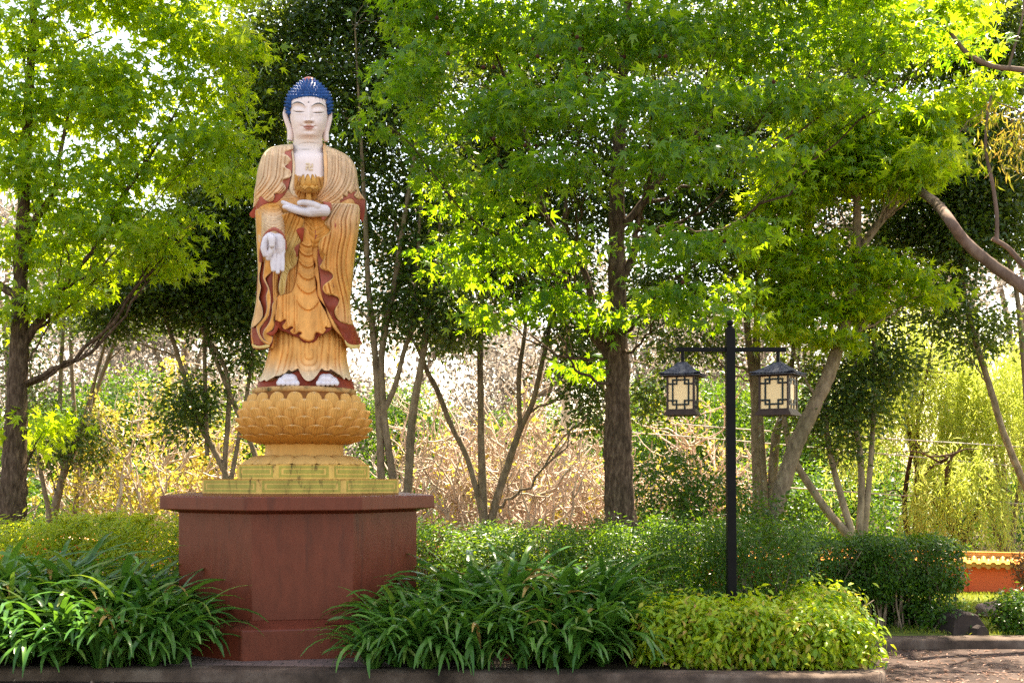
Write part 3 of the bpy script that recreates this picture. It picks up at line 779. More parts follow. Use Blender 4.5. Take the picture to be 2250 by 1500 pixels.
for x0, sgn in ((632.5, -1), (720, 1)):
    ch = [([(x0 - 13, 838, 60), (x0 - 13, 839, 90)], (10, 8.5)), ([(x0 - 5 - sgn * 3, 834, 60), (x0 - 5 - sgn * 3, 836.5, 91)], (13, 10.5)), ([(x0 + 5 - sgn * 3, 834, 60), (x0 + 5 - sgn * 3, 836.5, 91)], (13, 10.5)), ([(x0 + 13, 838, 60), (x0 + 13, 839, 90)], (10, 8.5))]
    for k in range(5):
        big = (k if sgn < 0 else 4 - k)            # the big toe is on the inner side
        xk = x0 - 20 + k * 10.0
        ch.append(([(xk, 840.5, 88), (xk, 842, 95 + big * .9), (xk, 843.5, 98 + big * .9)], (5.3, 5.0 + .2 * big, 4.2 + .2 * big)))
    limb("foot", ch, statue)

# ---- the lotus flower held over the palm
def ell(mb, c, r3, n=14, m=10, squeeze=0.0, mi=0):
    st, sp = np.meshgrid(np.linspace(0, math.pi, m), np.linspace(0, 2 * math.pi, n, endpoint=False), indexing='ij')
    q = np.stack([np.sin(st) * np.cos(sp) * r3[0], -np.cos(st) * r3[1], np.sin(st) * np.sin(sp) * r3[2]], -1).reshape(-1, 3)
    q = q + np.array(c)
    mb.add(S(q[:, 0], q[:, 1], q[:, 2]), grid_faces(m, n, False, True), mi)
WL = 97
flower = bpy.data.objects.new("held_lotus", None); COL.objects.link(flower); flower.parent = statue
mb = MB(); q = smooth_path([(679, 444, WL), (678.5, 432, WL), (678.5, 420, WL)], 12)
mb.add(*tube(S(q[:, 0], q[:, 1], q[:, 2]), 5.2 * .0043, 12), 0); mb.build("lotus_stem", M_gold, flower, origin=parent_origin(statue))
def petal_rings(mb, cy, n, r0, rise, ln, wd, ph0=0.0):
    for k in range(n):
        a = 2 * math.pi * (k + ph0) / n
        s, t = np.meshgrid(np.linspace(0, 1, 9), np.linspace(-1, 1, 7), indexing='ij')
        wv = wd * np.sin(np.clip(s * .92 + .08, 0, 1) * math.pi) ** .7
        rad = r0 * .35 + ln * s * np.cos(rise * s)
        hh = ln * s * np.sin(rise) * (0.35 + .75 * s) - 2.2 * (1 - t ** 2) * np.sin(s * math.pi) * .6
        x = rad * math.cos(a) - t * wv * math.sin(a); z = rad * math.sin(a) + t * wv * math.cos(a)
        q = np.stack([679 + x, cy - hh - 1.5 * t ** 2, WL + z], -1).reshape(-1, 3)
        V1 = S(q[:, 0], q[:, 1], q[:, 2]); V2 = S(q[:, 0], q[:, 1] + 1.6, q[:, 2])
        F = grid_faces(9, 7); nn = 63
        rimv = [i * 7 for i in range(9)] + [56 + j for j in range(1, 7)] + [i * 7 + 6 for i in range(7, -1, -1)] + [j for j in range(5, 0, -1)]
        wall = [[a_, b_, b_ + nn, a_ + nn] for a_, b_ in zip(rimv, rimv[1:] + rimv[:1])]
        mb.add(np.vstack([V1, V2]), np.vstack([F, F[:, ::-1] + nn, wall]), 0)
mb = MB(); petal_rings(mb, 423, 9, 14, .42, 29, 10, .25); mb.build("lotus_petals", M_gold, flower, origin=parent_origin(statue))
mb = MB(); petal_rings(mb, 419, 8, 10, 1.02, 24, 8, .1); petal_rings(mb, 415, 9, 16, 1.28, 30, 7, .4); mb.build("lotus_petals", M_gold, flower, origin=parent_origin(statue))
mb = MB()
for k in range(7):
    a = 2 * math.pi * (k + .25) / 7
    ell(mb, (678.5 + 15.5 * math.cos(a), 413.5, WL + 15.5 * math.sin(a)), (7.4, 7.2, 7.4))
ell(mb, (678.5, 407, WL), (11, 9.5, 11))
mb.build("lotus_bud", M_gold, flower, origin=parent_origin(statue))

# ------------------------------------------------------------------ red pedestal and the lotus throne on it
FA = math.atan2(NY, NX)                        # plan angle of the front faces
def plan(px, Y=11.17): return np.array([(px - 1125) / FPX * Y, Y])
def octo(prof, c, mb=None, mi=0, col=None, hs=math.tan(math.pi / 8), turn=0.0):
    """Octagonal block: profile of (apothem, z); hs is the half length of a main face over the apothem."""
    o8 = np.array([(1, -hs), (1, hs), (hs, 1), (-hs, 1), (-1, hs), (-1, -hs), (-hs, -1), (hs, -1)])
    ca, sa = math.cos(FA + turn), math.sin(FA + turn)
    o8 = np.stack([o8[:, 0] * ca - o8[:, 1] * sa, o8[:, 0] * sa + o8[:, 1] * ca], 1)
    V = np.concatenate([np.column_stack([o8 * r_ + np.asarray(c), np.full(8, z)]) for r_, z in prof])
    F = [list(f) for f in grid_faces(len(prof), 8, False, True)] + [list(range(8))[::-1], list(range((len(prof) - 1) * 8, len(prof) * 8))]
    mb = mb or MB(); mb.add(V, F, mi, col=col); return mb

M_red = paintmat("dark red masonry paint", 0.36, 0.20, 0.06, dirt=(0.06, 0.02, 0.014), dirt_amt=0.55, dscale=11, run=.10, thr=.57)
M_red.node_tree.nodes["Principled BSDF"].inputs["Specular IOR Level"].default_value = .25
REDP = np.array([0.145, 0.033, 0.017])
PC = plan(656)
ped = empty("red_pedestal", (PC[0], PC[1], 0.06), "dark red octagonal pedestal with an overhanging flat cap carrying the lotus throne", "pedestal")
bevel(octo([(1.27, .06), (1.27, .335), (1.075, .395)], PC, hs=.40, turn=R(2.4), col=REDP).build("base_step", M_red, ped, smooth=False, attr="c"), .012)
bevel(octo([(1.065, .38), (1.065, 1.30)], PC, hs=.40, turn=R(2.4), col=REDP).build("shaft", M_red, ped, smooth=False, attr="c"), .008)
bevel(octo([(1.06, 1.296), (1.17, 1.322), (1.222, 1.326), (1.222, 1.44), (1.20, 1.447), (.92, 1.466)], PC, hs=.40, turn=R(2.4), col=REDP).build("cap", M_red, ped, smooth=False, attr="c"), .008)

M_yel = paintmat("stained yellow paint", 0.6, 0.22, 0.25, dirt=(0.045, 0.028, 0.016), dirt_amt=0.85, dscale=17, run=.3, thr=.555)
M_bowl = paintmat("ochre lotus paint", 0.5, 0.16, 0.2, dirt=(0.20, 0.13, 0.06), dirt_amt=0.4, dscale=16)
M_moss = solid("mossy rim", (0.52, 0.30, 0.12), (0.05, 0.045, 0.02), 9, 0.8, 0.3, 60, (1, 1, 2), c3=(0.55, 0.34, 0.14))
YEL = np.array([0.64, 0.42, 0.12]); GRN = np.array([0.36, 0.315, 0.07]); OCH = np.array([0.60, 0.31, 0.085])
TC = plan(669)
thr = empty("lotus_throne", (TC[0], TC[1], 1.47), "ochre lotus throne of six petal rows on two stained yellow octagonal tiers", "throne")

def fret(c, a, z0, z1, name, parent):
    """Painted green fret on each face of an octagonal tier: a band round a bar, standing 2 mm proud."""
    side = 2 * a * math.tan(math.pi / 8); h = z1 - z0
    for k in range(-2, 3):
        an = FA + k * math.pi / 4
        nx, ny = math.cos(an), math.sin(an); tx, ty = -ny, nx
        mb = MB()
        def bar(x0, x1, y0, y1):
            q = []
            for o_ in (-.004, .002):
                for x, y in ((x0, y0), (x1, y0), (x1, y1), (x0, y1)):
                    q.append((c[0] + nx * (a + o_) + tx * x, c[1] + ny * (a + o_) + ty * x, z0 + y))
            mb.add(q, [[4, 5, 6, 7], [0, 3, 2, 1], [0, 1, 5, 4], [1, 2, 6, 5], [2, 3, 7, 6], [3, 0, 4, 7]], 0, col=GRN)
        s2 = side / 2 - .03; m_ = h * .10; t_ = h * .17
        bar(-s2, s2, m_, m_ + t_); bar(-s2, s2, h - m_ - t_, h - m_)
        bar(-s2, -s2 + t_, m_ + t_ + .001, h - m_ - t_ - .001); bar(s2 - t_, s2, m_ + t_ + .001, h - m_ - t_ - .001)
        bar(-s2 + 2 * t_, s2 - 2 * t_, m_ + t_ * 1.55, h - m_ - t_ * 1.55)
        mb.build("painted_fret", M_yel, parent, smooth=False, attr="c")
T1 = octo([(.885, 1.458), (.885, 1.592)], plan(663.5), col=YEL).build("lower_tier", M_yel, thr, smooth=False, attr="c"); bevel(T1, .01)
fret(plan(663.5), .885, 1.467, 1.590, "f", T1)
T2 = octo([(.602, 1.588), (.602, 1.724)], plan(668), col=YEL).build("upper_tier", M_yel, thr, smooth=False, attr="c"); bevel(T2, .008)
fret(plan(668), .602, 1.596, 1.722, "f", T2)
mb = MB(); mb.add(*lathe([(.40, 1.72), (.365, 1.80), (.363, 1.93), (.37, 1.94)], 48, (TC[0], TC[1], 0)), 0, col=OCH * np.array([1.02, 1.08, 1.15]))
mb.build("throne_neck", M_bowl, thr, attr="c")
BZ = np.array([1.915, 1.925, 1.95, 2.0, 2.08, 2.16, 2.24, 2.32, 2.39, 2.395]); BR = np.array([.36, .42, .465, .505, .522, .522, .512, .49, .472, .47])
mb = MB(); mb.add(*lathe(list(zip(BR, BZ)), 64, (TC[0], TC[1], 0)), 0, col=(.22, .08, .018))  # orange base darkened so the gaps between petals look shaded
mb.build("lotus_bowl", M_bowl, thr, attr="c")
mb = MB(); mb.add(*lathe([(.46, 2.385), (.485, 2.39), (.487, 2.425), (.475, 2.433), (.05, 2.437)], 64, (TC[0], TC[1], 0)), 0)
mb.build("throne_rim", M_moss, thr)

def petal(ztop, h, half, tilt, lip, depth, colr):
    """One moulded petal at plan angle 0: bulging, ribbed, notched at the tip, curling out by lip."""
    s, t = np.meshgrid(np.linspace(0, 1, 22), np.linspace(-1, 1, 37), indexing='ij')
    wv = half * np.where(s < .5, .70 + .30 * np.sin(s * math.pi), np.sqrt(np.maximum(1 - (np.maximum(s - .5, 0) / .5) ** 2.6, 0.0)) * .97 + .03)
    notch = .13 * np.exp(-(np.abs(t) / .20)) * sstep(.6, 1, s)
    z = ztop - h + h * (s - notch)
    rib = np.abs(np.cos(t * math.pi * 4.5)) ** .7
    out = depth * (1 - t ** 2) ** .55 * (.30 + .70 * np.sin(np.clip(s, 0, 1) * math.pi * .62 + .15)) + tilt * s ** 1.6 + lip * sstep(.75, 1, s)
    out = out + .0055 * rib * sstep(.05, .3, s) * (1 - sstep(.93, 1, s))
    rad = np.interp(z, BZ, BR) - .012 + out
    ang = wv * t / .56
    rin = np.interp(z, BZ, BR) - .03 + tilt * s ** 1.6 * .55
    Vf = np.stack([rad * np.cos(ang), rad * np.sin(ang), z], -1).reshape(-1, 3)
    Vb = np.stack([rin * np.cos(ang), rin * np.sin(ang), z - .006 * sstep(.8, 1, s)], -1).reshape(-1, 3)
    nn = len(Vf); F = grid_faces(22, 37)
    rv = [i * 37 for i in range(22)] + [21 * 37 + j for j in range(1, 37)] + [i * 37 + 36 for i in range(20, -1, -1)] + [j for j in range(35, 0, -1)]
    wall = [[a, b, b + nn, a + nn] for a, b in zip(rv, rv[1:] + rv[:1])]
    sf = s.reshape(-1, 1); cc = np.asarray(colr) * (1 + .22 * (rib.reshape(-1, 1) - .5)) * (1 + .16 * (sf - .5)); lp_ = sstep(.93, 1, sf) * .55; cc = cc * (1 - lp_) + np.array([.74, .52, .30]) * lp_      # worn pale lips; contrast painted in so the petals stand apart
    return np.vstack([Vf, Vb]), np.vstack([F[:, ::-1], F + nn, wall]), np.vstack([cc, cc * .9])

PROWS = [(2.384, .165, .086, .002, .000, .050), (2.318, .170, .096, .022, .004, .066), (2.242, .165, .101, .042, .008, .072), (2.160, .150, .104, .058, .010, .070), (2.078, .130, .106, .068, .014, .062), (1.998, .088, .106, .070, .014, .048)]
rest = MB()
for ri, (zt, h, half, tilt, lip, dep) in enumerate(PROWS):
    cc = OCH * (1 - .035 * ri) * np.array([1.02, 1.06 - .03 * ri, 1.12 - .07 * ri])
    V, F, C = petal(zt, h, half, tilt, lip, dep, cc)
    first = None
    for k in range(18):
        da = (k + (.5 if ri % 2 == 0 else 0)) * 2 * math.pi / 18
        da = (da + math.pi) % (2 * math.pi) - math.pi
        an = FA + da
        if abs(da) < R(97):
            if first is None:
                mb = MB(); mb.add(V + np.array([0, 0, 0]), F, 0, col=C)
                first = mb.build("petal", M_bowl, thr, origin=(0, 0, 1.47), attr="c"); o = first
            else:
                o = first.copy(); COL.objects.link(o); o.parent = thr
            o.rotation_euler = (0, 0, an)
        else:
            ca, sa = math.cos(an), math.sin(an)
            W = np.stack([V[:, 0] * ca - V[:, 1] * sa + TC[0], V[:, 0] * sa + V[:, 1] * ca + TC[1], V[:, 2]], 1)
            rest.add(W, F, 0, col=C)
tag(rest.build("rear_petals", M_bowl, thr, attr="c"), kind="stuff")
# the turned-down petals under the neck
s, t = np.meshgrid(np.linspace(0, 1, 16), np.linspace(-1, 1, 29), indexing='ij')
rib = np.abs(np.cos(t * math.pi * 4.5)) ** .7
rad = .36 + .225 * s; wv = (.058 + .048 * np.sin(s * math.pi * .6)) * np.sqrt(np.maximum(1 - np.maximum((s - .55) / .45, 0) ** 2.4, .02))
z = 1.797 - .066 * s ** 1.7 + .030 * (1 - t ** 2) ** .6 * np.sin(s * math.pi * .75 + .3) - .02 * s + .004 * rib
y = wv * t * (rad / .46)
Vd = np.stack([rad, y, np.maximum(z, 1.7245)], -1).reshape(-1, 3)
first = None
for k in range(-4, 5):
    if first is None:
        mb = MB(); mb.add(Vd, grid_faces(16, 29)[:, ::-1], 0, col=OCH * np.array([.98, 1.1, 1.3]))
        first = mb.build("fallen_petal", M_bowl, thr, origin=(0, 0, 1.47), attr="c"); first.name = "base_petal"; o = first
    else:
        o = first.copy(); COL.objects.link(o); o.parent = thr
    o.rotation_euler = (0, 0, FA + k * math.pi / 8)
mb = MB()
for k in range(5, 12):
    an = FA + k * math.pi / 8; ca, sa = math.cos(an), math.sin(an)
    mb.add(np.stack([Vd[:, 0] * ca - Vd[:, 1] * sa + TC[0], Vd[:, 0] * sa + Vd[:, 1] * ca + TC[1], Vd[:, 2]], 1), grid_faces(16, 29)[:, ::-1], 0, col=OCH)
tag(mb.build("rear_base_petals", M_bowl, thr, attr="c"), kind="stuff")

# ------------------------------------------------------------------ ground, road, kerb, paving, lawn
def flat(poly, z, name, mat, kind="structure"):
    V = np.array([(x, y, z) for x, y in poly])
    mb = MB(); mb.add(V, [list(range(len(V)))], 0)
    return tag(mb.build(name, mat, smooth=False, origin=(0, 0, 0)), kind=kind)
M_soil = solid("leafy soil", (0.060, 0.040, 0.024), (0.030, 0.020, 0.013), 5, 0.95, 0.8, 30, c3=(0.10, 0.07, 0.04))
M_asph = solid("old asphalt", (0.054, 0.035, 0.028), (0.030, 0.020, 0.017), 2.6, 0.85, 0.6, 120, c3=(0.082, 0.056, 0.046))
M_kerb = solid("weathered concrete kerb", (0.082, 0.056, 0.042), (0.030, 0.021, 0.016), 3.2, 0.85, 0.6, 50, c3=(0.155, 0.115, 0.09))
M_lawn = solid("lawn soil", (0.13, 0.16, 0.03), (0.07, 0.08, 0.02), 3, 0.95, 0.4, 30)
flat([(-900, -60), (900, -60), (900, 900), (-900, 900)], -.03, "ground", M_soil)
KERB = smooth_path([(-9, 9.45), (-5, 9.36), (-3, 9.31), (-1, 9.2), (.6, 9.10), (1.8, 9.02), (2.55, 9.03), (2.92, 9.25), (3.0, 9.7), (3.02, 10.3), (3.1, 10.75), (3.5, 11.03), (4.5, 11.1), (6.5, 11.05), (10, 10.9)], 120)
kt = unit(np.gradient(KERB, axis=0)); kn = np.stack([-kt[:, 1], kt[:, 0]], 1)   # towards the planting
mb = MB()
rows = []
for off, z in ((0.0, -.02), (0.012, .075), (.035, .092), (.24, .096), (.262, .085), (.265, .0)):
    p = KERB + kn * off; rows.append(np.stack([p[:, 0], p[:, 1], np.full(len(p), z)], 1))
mb.add(np.stack(rows, 1).reshape(-1, 3), grid_faces(120, 6)[:, ::-1], 0)
tag(mb.build("kerb", M_kerb), kind="structure")
inner = KERB + kn * .255
flat([(-60, 9.45 + .255)] + [tuple(p) for p in inner] + [(60, 11.1), (60, 90), (-60, 90)], .062, "garden_bed", M_soil)
flat([(-60, -20), (60, -20), (60, 10.95)] + [tuple(p) for p in (KERB + kn * .01)[::-1]] + [(-60, 9.46)], 0.0, "road", M_asph)
m, n, l, b, out = nt("brick paving")
v = coords(n, l); br = n.new("ShaderNodeTexBrick")
br.inputs["Scale"].default_value = 1.0; br.inputs["Brick Width"].default_value = .235; br.inputs["Row Height"].default_value = .116; br.inputs["Mortar Size"].default_value = .006
br.inputs["Color1"].default_value = (.20, .125, .10, 1); br.inputs["Color2"].default_value = (.13, .085, .075, 1); br.inputs["Mortar"].default_value = (.035, .028, .02, 1)
l.new(v, br.inputs["Vector"]); l.new(br.outputs[0], b.inputs["Base Color"]); b.inputs["Roughness"].default_value = .85
bp = n.new("ShaderNodeBump"); bp.inputs["Strength"].default_value = .6; bp.inputs["Distance"].default_value = .006; bp.invert = True
l.new(br.outputs["Fac"], bp.inputs["Height"]); l.new(bp.outputs[0], b.inputs["Normal"])
flat([(-3.4, 9.58), (-1.0, 9.46), (.2, 9.40), (.2, 10.2), (-3.4, 10.2)], .0815, "brick_paving", m)
# lawn rising gently to the wall
gx, gy = np.meshgrid(np.linspace(2.9, 14, 40), np.linspace(11.36, 16.5, 24), indexing='ij')
lawn_z = lambda x, y: .085 + .012 * np.sin(x * 2.1) * np.sin(y * 1.7)
mb = MB(); mb.add(np.stack([gx, gy, lawn_z(gx, gy)], -1).reshape(-1, 3), grid_faces(40, 24)[:, ::-1] if False else grid_faces(40, 24), 0)
tag(mb.build("lawn", M_lawn), kind="structure")

# ------------------------------------------------------------------ orange garden wall with a tiled coping
M_wall = solid("orange render", (0.86, 0.16, 0.055), (0.76, 0.13, 0.046), 2.2, 0.7, 0.15, 60)
M_tile = solid("glazed ochre tiles", (0.62, 0.30, 0.075), (0.48, 0.20, 0.05), 7, 0.3, 0.1)
wa, wb = np.array([9.5, 14.6]), np.array([-16.0, 24.5])
wd = unit(wb - wa); wnm = np.array([wd[1], -wd[0]]); wnm = wnm if wnm[1] < 0 else -wnm
wl = np.linalg.norm(wb - wa)
wall = empty("garden_wall", (*(wa + wd * 4), .05), "long low orange wall capped with glazed ochre tiles behind the hedges", "wall")
ang = math.atan2(wd[1], wd[0]); mid = wa + wd * wl / 2
mb = MB(); mb.add(*box((mid[0], mid[1], .19), (wl, .22, .50), ang)); mb.build("wall_body", M_wall, wall, smooth=False)
mb = MB()
for k in range(int(wl / 2.4)):
    p = wa + wd * (1.2 + 2.4 * k) + wnm * .12
    mb.add(*box((p[0], p[1], .18), (.012, .02, .50), ang))
mb.build("wall_joint", M_wall, wall, smooth=False)
mb = MB()
for z, dep, hh in ((.575, .20, .026), (.602, .14, .026)):
    mb.add(*box((mid[0], mid[1], z), (wl, dep, hh), ang))
mb.build("ridge_course", M_tile, wall, smooth=False)
mb = MB()
nb = int(wl / .118)
for k in range(nb):
    p = wa + wd * (k * .118)
    for sd in (1,):
        q0 = np.array([*(p + wnm * .06), .555]); q1 = np.array([*(p + wnm * .29), .465])
        mb.add(*tube(np.linspace(q0, q1, 4), [.032, .035, .036, .037], 10))
        q0 = np.array([*(p + wd * .059 + wnm * .06), .520]); q1 = np.array([*(p + wd * .059 + wnm * .275), .440])
        mb.add(*tube(np.linspace(q0, q1, 3), [.040, .040, .040], 8))
mb.build("coping_tiles", M_tile, wall)
mb = MB(); p = mid + wnm * .10
mb.add(*box((p[0], p[1], .440), (wl, .16, .05), ang)); mb.build("wall_fascia", M_wall, wall, smooth=False)

# ------------------------------------------------------------------ lamp post with two lanterns
M_blk = solid("black iron paint", (0.008, 0.0075, 0.008), (0.005, 0.005, 0.0055), 8, 0.45, 0.12, 60, (1, 1, 1), 0.08)
M_brn = solid("bronzed lantern frame", (0.055, 0.035, 0.03), (0.03, 0.02, 0.018), 10, 0.45, 0.1)
M_roof = solid("weathered lantern roof", (0.060, 0.062, 0.075), (0.028, 0.028, 0.034), 22, 0.6, 0.3, 80, c3=(0.13, 0.125, 0.125))
M_lat = solid("dark green lattice", (0.014, 0.024, 0.026), (0.010, 0.016, 0.018), 8, 0.4)
m, n, l, b, out = nt("opal panel")
b.inputs["Base Color"].default_value = (0.93, 0.69, 0.35, 1); b.inputs["Roughness"].default_value = .35
tr = n.new("ShaderNodeBsdfTranslucent"); tr.inputs[0].default_value = (0.97, 0.74, 0.40, 1)
mx = n.new("ShaderNodeMixShader"); mx.inputs[0].default_value = .2
l.new(b.outputs[0], mx.inputs[1]); l.new(tr.outputs[0], mx.inputs[2]); l.new(mx.outputs[0], out.inputs[0])
M_opal = m
LY = 10.4; k_ = LY / FPX
lp = P(1609, 1320, LY); lx = lp[0] - .004
lamp = empty("lamp_post", (lx, LY, .06), "black square lamp post with a crossarm and two hanging lanterns", "lamp post")
zt = P(0, 722, LY)[2]
mb = MB(); Vb, Fb = box((lx, LY, (zt + .06) / 2), (.078, .078, zt - .06), 0.05)
Vb[:, 0] += np.where(Vb[:, 2] > 1.5, -.016, 0.0)
mb.add(Vb, Fb); post = bevel(mb.build("post", M_blk, lamp, smooth=False), .006)
tx_ = lx - .016
mb = MB(); mb.add(*lathe([(.030, zt), (.030, zt + .012), (.018, zt + .018), (.014, zt + .024), (.024, zt + .032), (.030, zt + .046), (.030, zt + .054), (.022, zt + .070), (.002, zt + .078)], 20, (tx_, LY, 0)))
mb.build("finial", M_blk, lamp)
za = P(0, 768, LY)[2]
xa0, xa1 = P(1485, 768, LY)[0], P(1727, 768, LY)[0]
mb = MB()
mb.add(*box(((xa0 + tx_ - .040) / 2, LY, za), (tx_ - .040 - xa0, .040, .038))); mb.add(*box(((xa1 + tx_ + .040) / 2, LY, za), (xa1 - tx_ - .040, .040, .038)))
bevel(mb.build("crossarm", M_blk, lamp, smooth=False), .003)
def lantern(px, rz, eave_y, top_y, body_y1, base_y, half, label):
    cx = P(px, 800, LY)[0]; z = lambda y: P(0, y, LY)[2]
    e = bpy.data.objects.new("lantern", None); COL.objects.link(e); e.parent = lamp
    e.location = (cx - lx, 0, z(eave_y) - .06); e["label"] = label
    e.rotation_euler = (0, 0, rz)
    o0 = np.array([cx, LY, z(eave_y)])            # part meshes are made round this point, unturned
    def L(mb, name, mat, **kw): return mb.build(name, mat, e, origin=o0, **kw)
    mb = MB(); mb.add(*box((cx, LY, (za - .019 + z(top_y) - .01) / 2), (.028, .028, za - .019 - z(top_y) + .01))); L(mb, "hanger", M_blk, smooth=False)
    # curved hip roof with pan-and-roll ribs
    hw = half * 1.43; mb = MB()
    H = z(top_y) - z(eave_y)
    for s4 in range(4):
        ss, tt = np.meshgrid(np.linspace(0, 1, 14), np.linspace(-1, 1, 45), indexing='ij')
        rr = hw * (1 - ss) ** 1.0 + .030 * ss
        zz = o0[2] + H * (ss ** 1.35 * .92 + .08 * ss) + .004
        wid = rr
        ribn = .007 * np.abs(np.cos(tt * wid / hw * math.pi * 6.5)) ** .6 * (1 - .3 * ss)
        up = .012 * np.abs(tt) ** 4 * (1 - ss) ** 3
        x = tt * wid; yv = -rr; zz = zz + ribn + up
        a = s4 * math.pi / 2
        V = np.stack([cx + x * math.cos(a) - yv * math.sin(a), LY + x * math.sin(a) + yv * math.cos(a), zz], -1).reshape(-1, 3)
        mb.add(V, grid_faces(14, 45)[:, ::-1], 0)
        # hip ridge
        p0 = np.array([cx + hw * math.cos(a + math.pi / 4 * 5) * 1.4142, LY + hw * math.sin(a + math.pi / 4 * 5) * 1.4142, 0])
        hs = np.linspace(0, 1, 12); hr = hw * (1 - hs) + .03 * hs
        hp_ = np.stack([cx + hr * 1.4142 * math.cos(a + math.pi * 1.25), LY + hr * 1.4142 * math.sin(a + math.pi * 1.25), o0[2] + H * (hs ** 1.35 * .92 + .08 * hs) + .006 + .012 * (1 - hs) ** 3], 1)
        mb.add(*tube(hp_, .0075, 6), 0)
    mb.add(*box((cx, LY, o0[2] - .001), (2 * hw - .008, 2 * hw - .008, .007)), 0)
    mb.add(*box((cx, LY, z(top_y) + .003), (.062, .062, .012)), 0)
    L(mb, "lantern_roof", M_roof, smooth=False)
    zb = z(body_y1); hb = o0[2] - zb
    mb = MB()
    pw = .017
    for sx in (-1, 1):
        for sy in (-1, 1):
            mb.add(*box((cx + sx * (half - pw / 2), LY + sy * (half - pw / 2), zb + hb / 2 - .003), (pw, pw, hb - .006)))
    for zc in (zb + .007, o0[2] - .012):
        for q in range(4):
            a = q * math.pi / 2
            mb.add(*box((cx + math.sin(a) * (half - pw / 2), LY - math.cos(a) * (half - pw / 2), zc), (2 * half - 2 * pw - .001, pw - .004, .013), a))
    L(mb, "lantern_frame", M_brn, smooth=False)
    mb = MB()
    for i, (w_, h0, h1) in enumerate(((1.04, zb - .012, zb - .001), (1.11, zb - .024, zb - .0125), (1.18, z(base_y), zb - .0245))):
        mb.add(*box((cx, LY, (h0 + h1) / 2), (2 * half * w_, 2 * half * w_, h1 - h0)))
    L(mb, "lantern_base", M_brn, smooth=False)
    x0, wdt = -half + pw, 2 * half - 2 * pw
    y1, hgt = o0[2] - .0185, o0[2] - .0185 - zb - .0135
    for q in range(4):
        a = q * math.pi / 2; ca, sa = math.cos(a), math.sin(a)
        def face(mb, X0, X1, Y0, Y1, d0, d1):
            V, F = box((0, 0, 0), (1, 1, 1))
            xx = np.where(V[:, 0] < 0, x0 + wdt * X0, x0 + wdt * X1); zz = np.where(V[:, 2] < 0, y1 - hgt * Y1, y1 - hgt * Y0)
            yy = np.where(V[:, 1] < 0, -half + d0, -half + d1)
            mb.add(np.stack([cx + xx * ca - yy * sa, LY + xx * sa + yy * ca, zz], 1), F, 0)
        mb = MB(); face(mb, 0, 1, 0, 1, .0115, .0145); L(mb, "lantern_panel", M_opal, smooth=False)
        mb = MB(); tk = .032; tv = tk * wdt / hgt
        for xc in (.18, .83): face(mb, xc - tk, xc + tk, .085 - tv, .86 + tv, .004, .0105)
        for yc in (.085, .86): face(mb, .18 + tk, .83 - tk, yc - tv, yc + tv, .0045, .0105)
        for yc, xa_, xb_ in ((.21, 0, .34), (.21, .67, 1), (.735, 0, .34), (.735, .67, 1)): face(mb, xa_, xb_, yc - tv, yc + tv, .0036, .0104)
        for xc, ya_, yb_ in ((.34, 0, .21 + tv), (.67, 0, .21 + tv), (.34, .735 - tv, 1), (.67, .735 - tv, 1)): face(mb, xc - tk, xc + tk, ya_, yb_, .0032, .0103)
        L(mb, "lantern_lattice", M_lat, smooth=False)
    return e
lantern(1500, R(-17.5), 826, 798, 903, 913, .123, "lantern turned almost square on")
lantern(1710, R(-30), 824, 798, 902, 913, .135, "lantern turned to show two sides")

# ------------------------------------------------------------------ small things: floodlight, plaque, rocks, pole and cables
M_flood = solid("dark grey floodlight", (0.022, 0.024, 0.034), (0.014, 0.015, 0.022), 8, 0.4)
fl = P(1413, 1338, 10.35)
fo = empty("garden_floodlight", (fl[0], fl[1], .06), "small black floodlight box between the strap leaves and the golden shrub", "floodlight")
V, F = box((fl[0] - .03, fl[1], fl[2] + .02), (.085, .14, .17), -.25); V[:, 2] += np.where((V[:, 2] > fl[2]) & (V[:, 1] < fl[1]), -.05, 0)
mb = MB(); mb.add(V, F); mb.add(*box((fl[0] + .085, fl[1] + .03, fl[2] + .0), (.12, .10, .17), -.25)); bevel(mb.build("housing", M_flood, fo, smooth=False), .006)
mb = MB(); mb.add(*box((fl[0] - .01, fl[1], (fl[2] - .08 + .06) / 2), (.03, .03, max(fl[2] - .07 - .06, .05)))); mb.build("stake", M_flood, fo, smooth=False)
M_plq = solid("brown stone", (0.085, 0.06, 0.05), (0.05, 0.038, 0.032), 8, 0.7, 0.3)
M_txt = solid("cream lettering", (0.50, 0.36, 0.24), None, 10, 0.6)
M_ban = solid("faded red ring paint", (0.20, 0.02, 0.025), None, 10, 0.6)
pq = P(1105, 1463, 9.48)
pl = empty("notice_stone", (pq[0], pq[1], .06), "small brown notice stone with cream characters and a red ring, half hidden in strap leaves", "notice")
mb = MB(); mb.add(*box((pq[0], pq[1] + .03, .16), (.26, .06, .22), .05)); bevel(mb.build("slab", M_plq, pl, smooth=False), .008)
mb = MB(); a = np.linspace(0, 2 * math.pi, 30)
mb.add(*tube(np.stack([pq[0] + .03 + .042 * np.cos(a), np.full(30, pq[1] - .001), .19 + .042 * np.sin(a)], 1), .006, 6)); mb.add(*tube(np.array([[pq[0], pq[1] - .001, .22], [pq[0] + .06, pq[1] - .001, .16]]), .006, 6))
mb.build("red_ring", M_ban, pl)
mb = MB(); rs = random.Random(3)
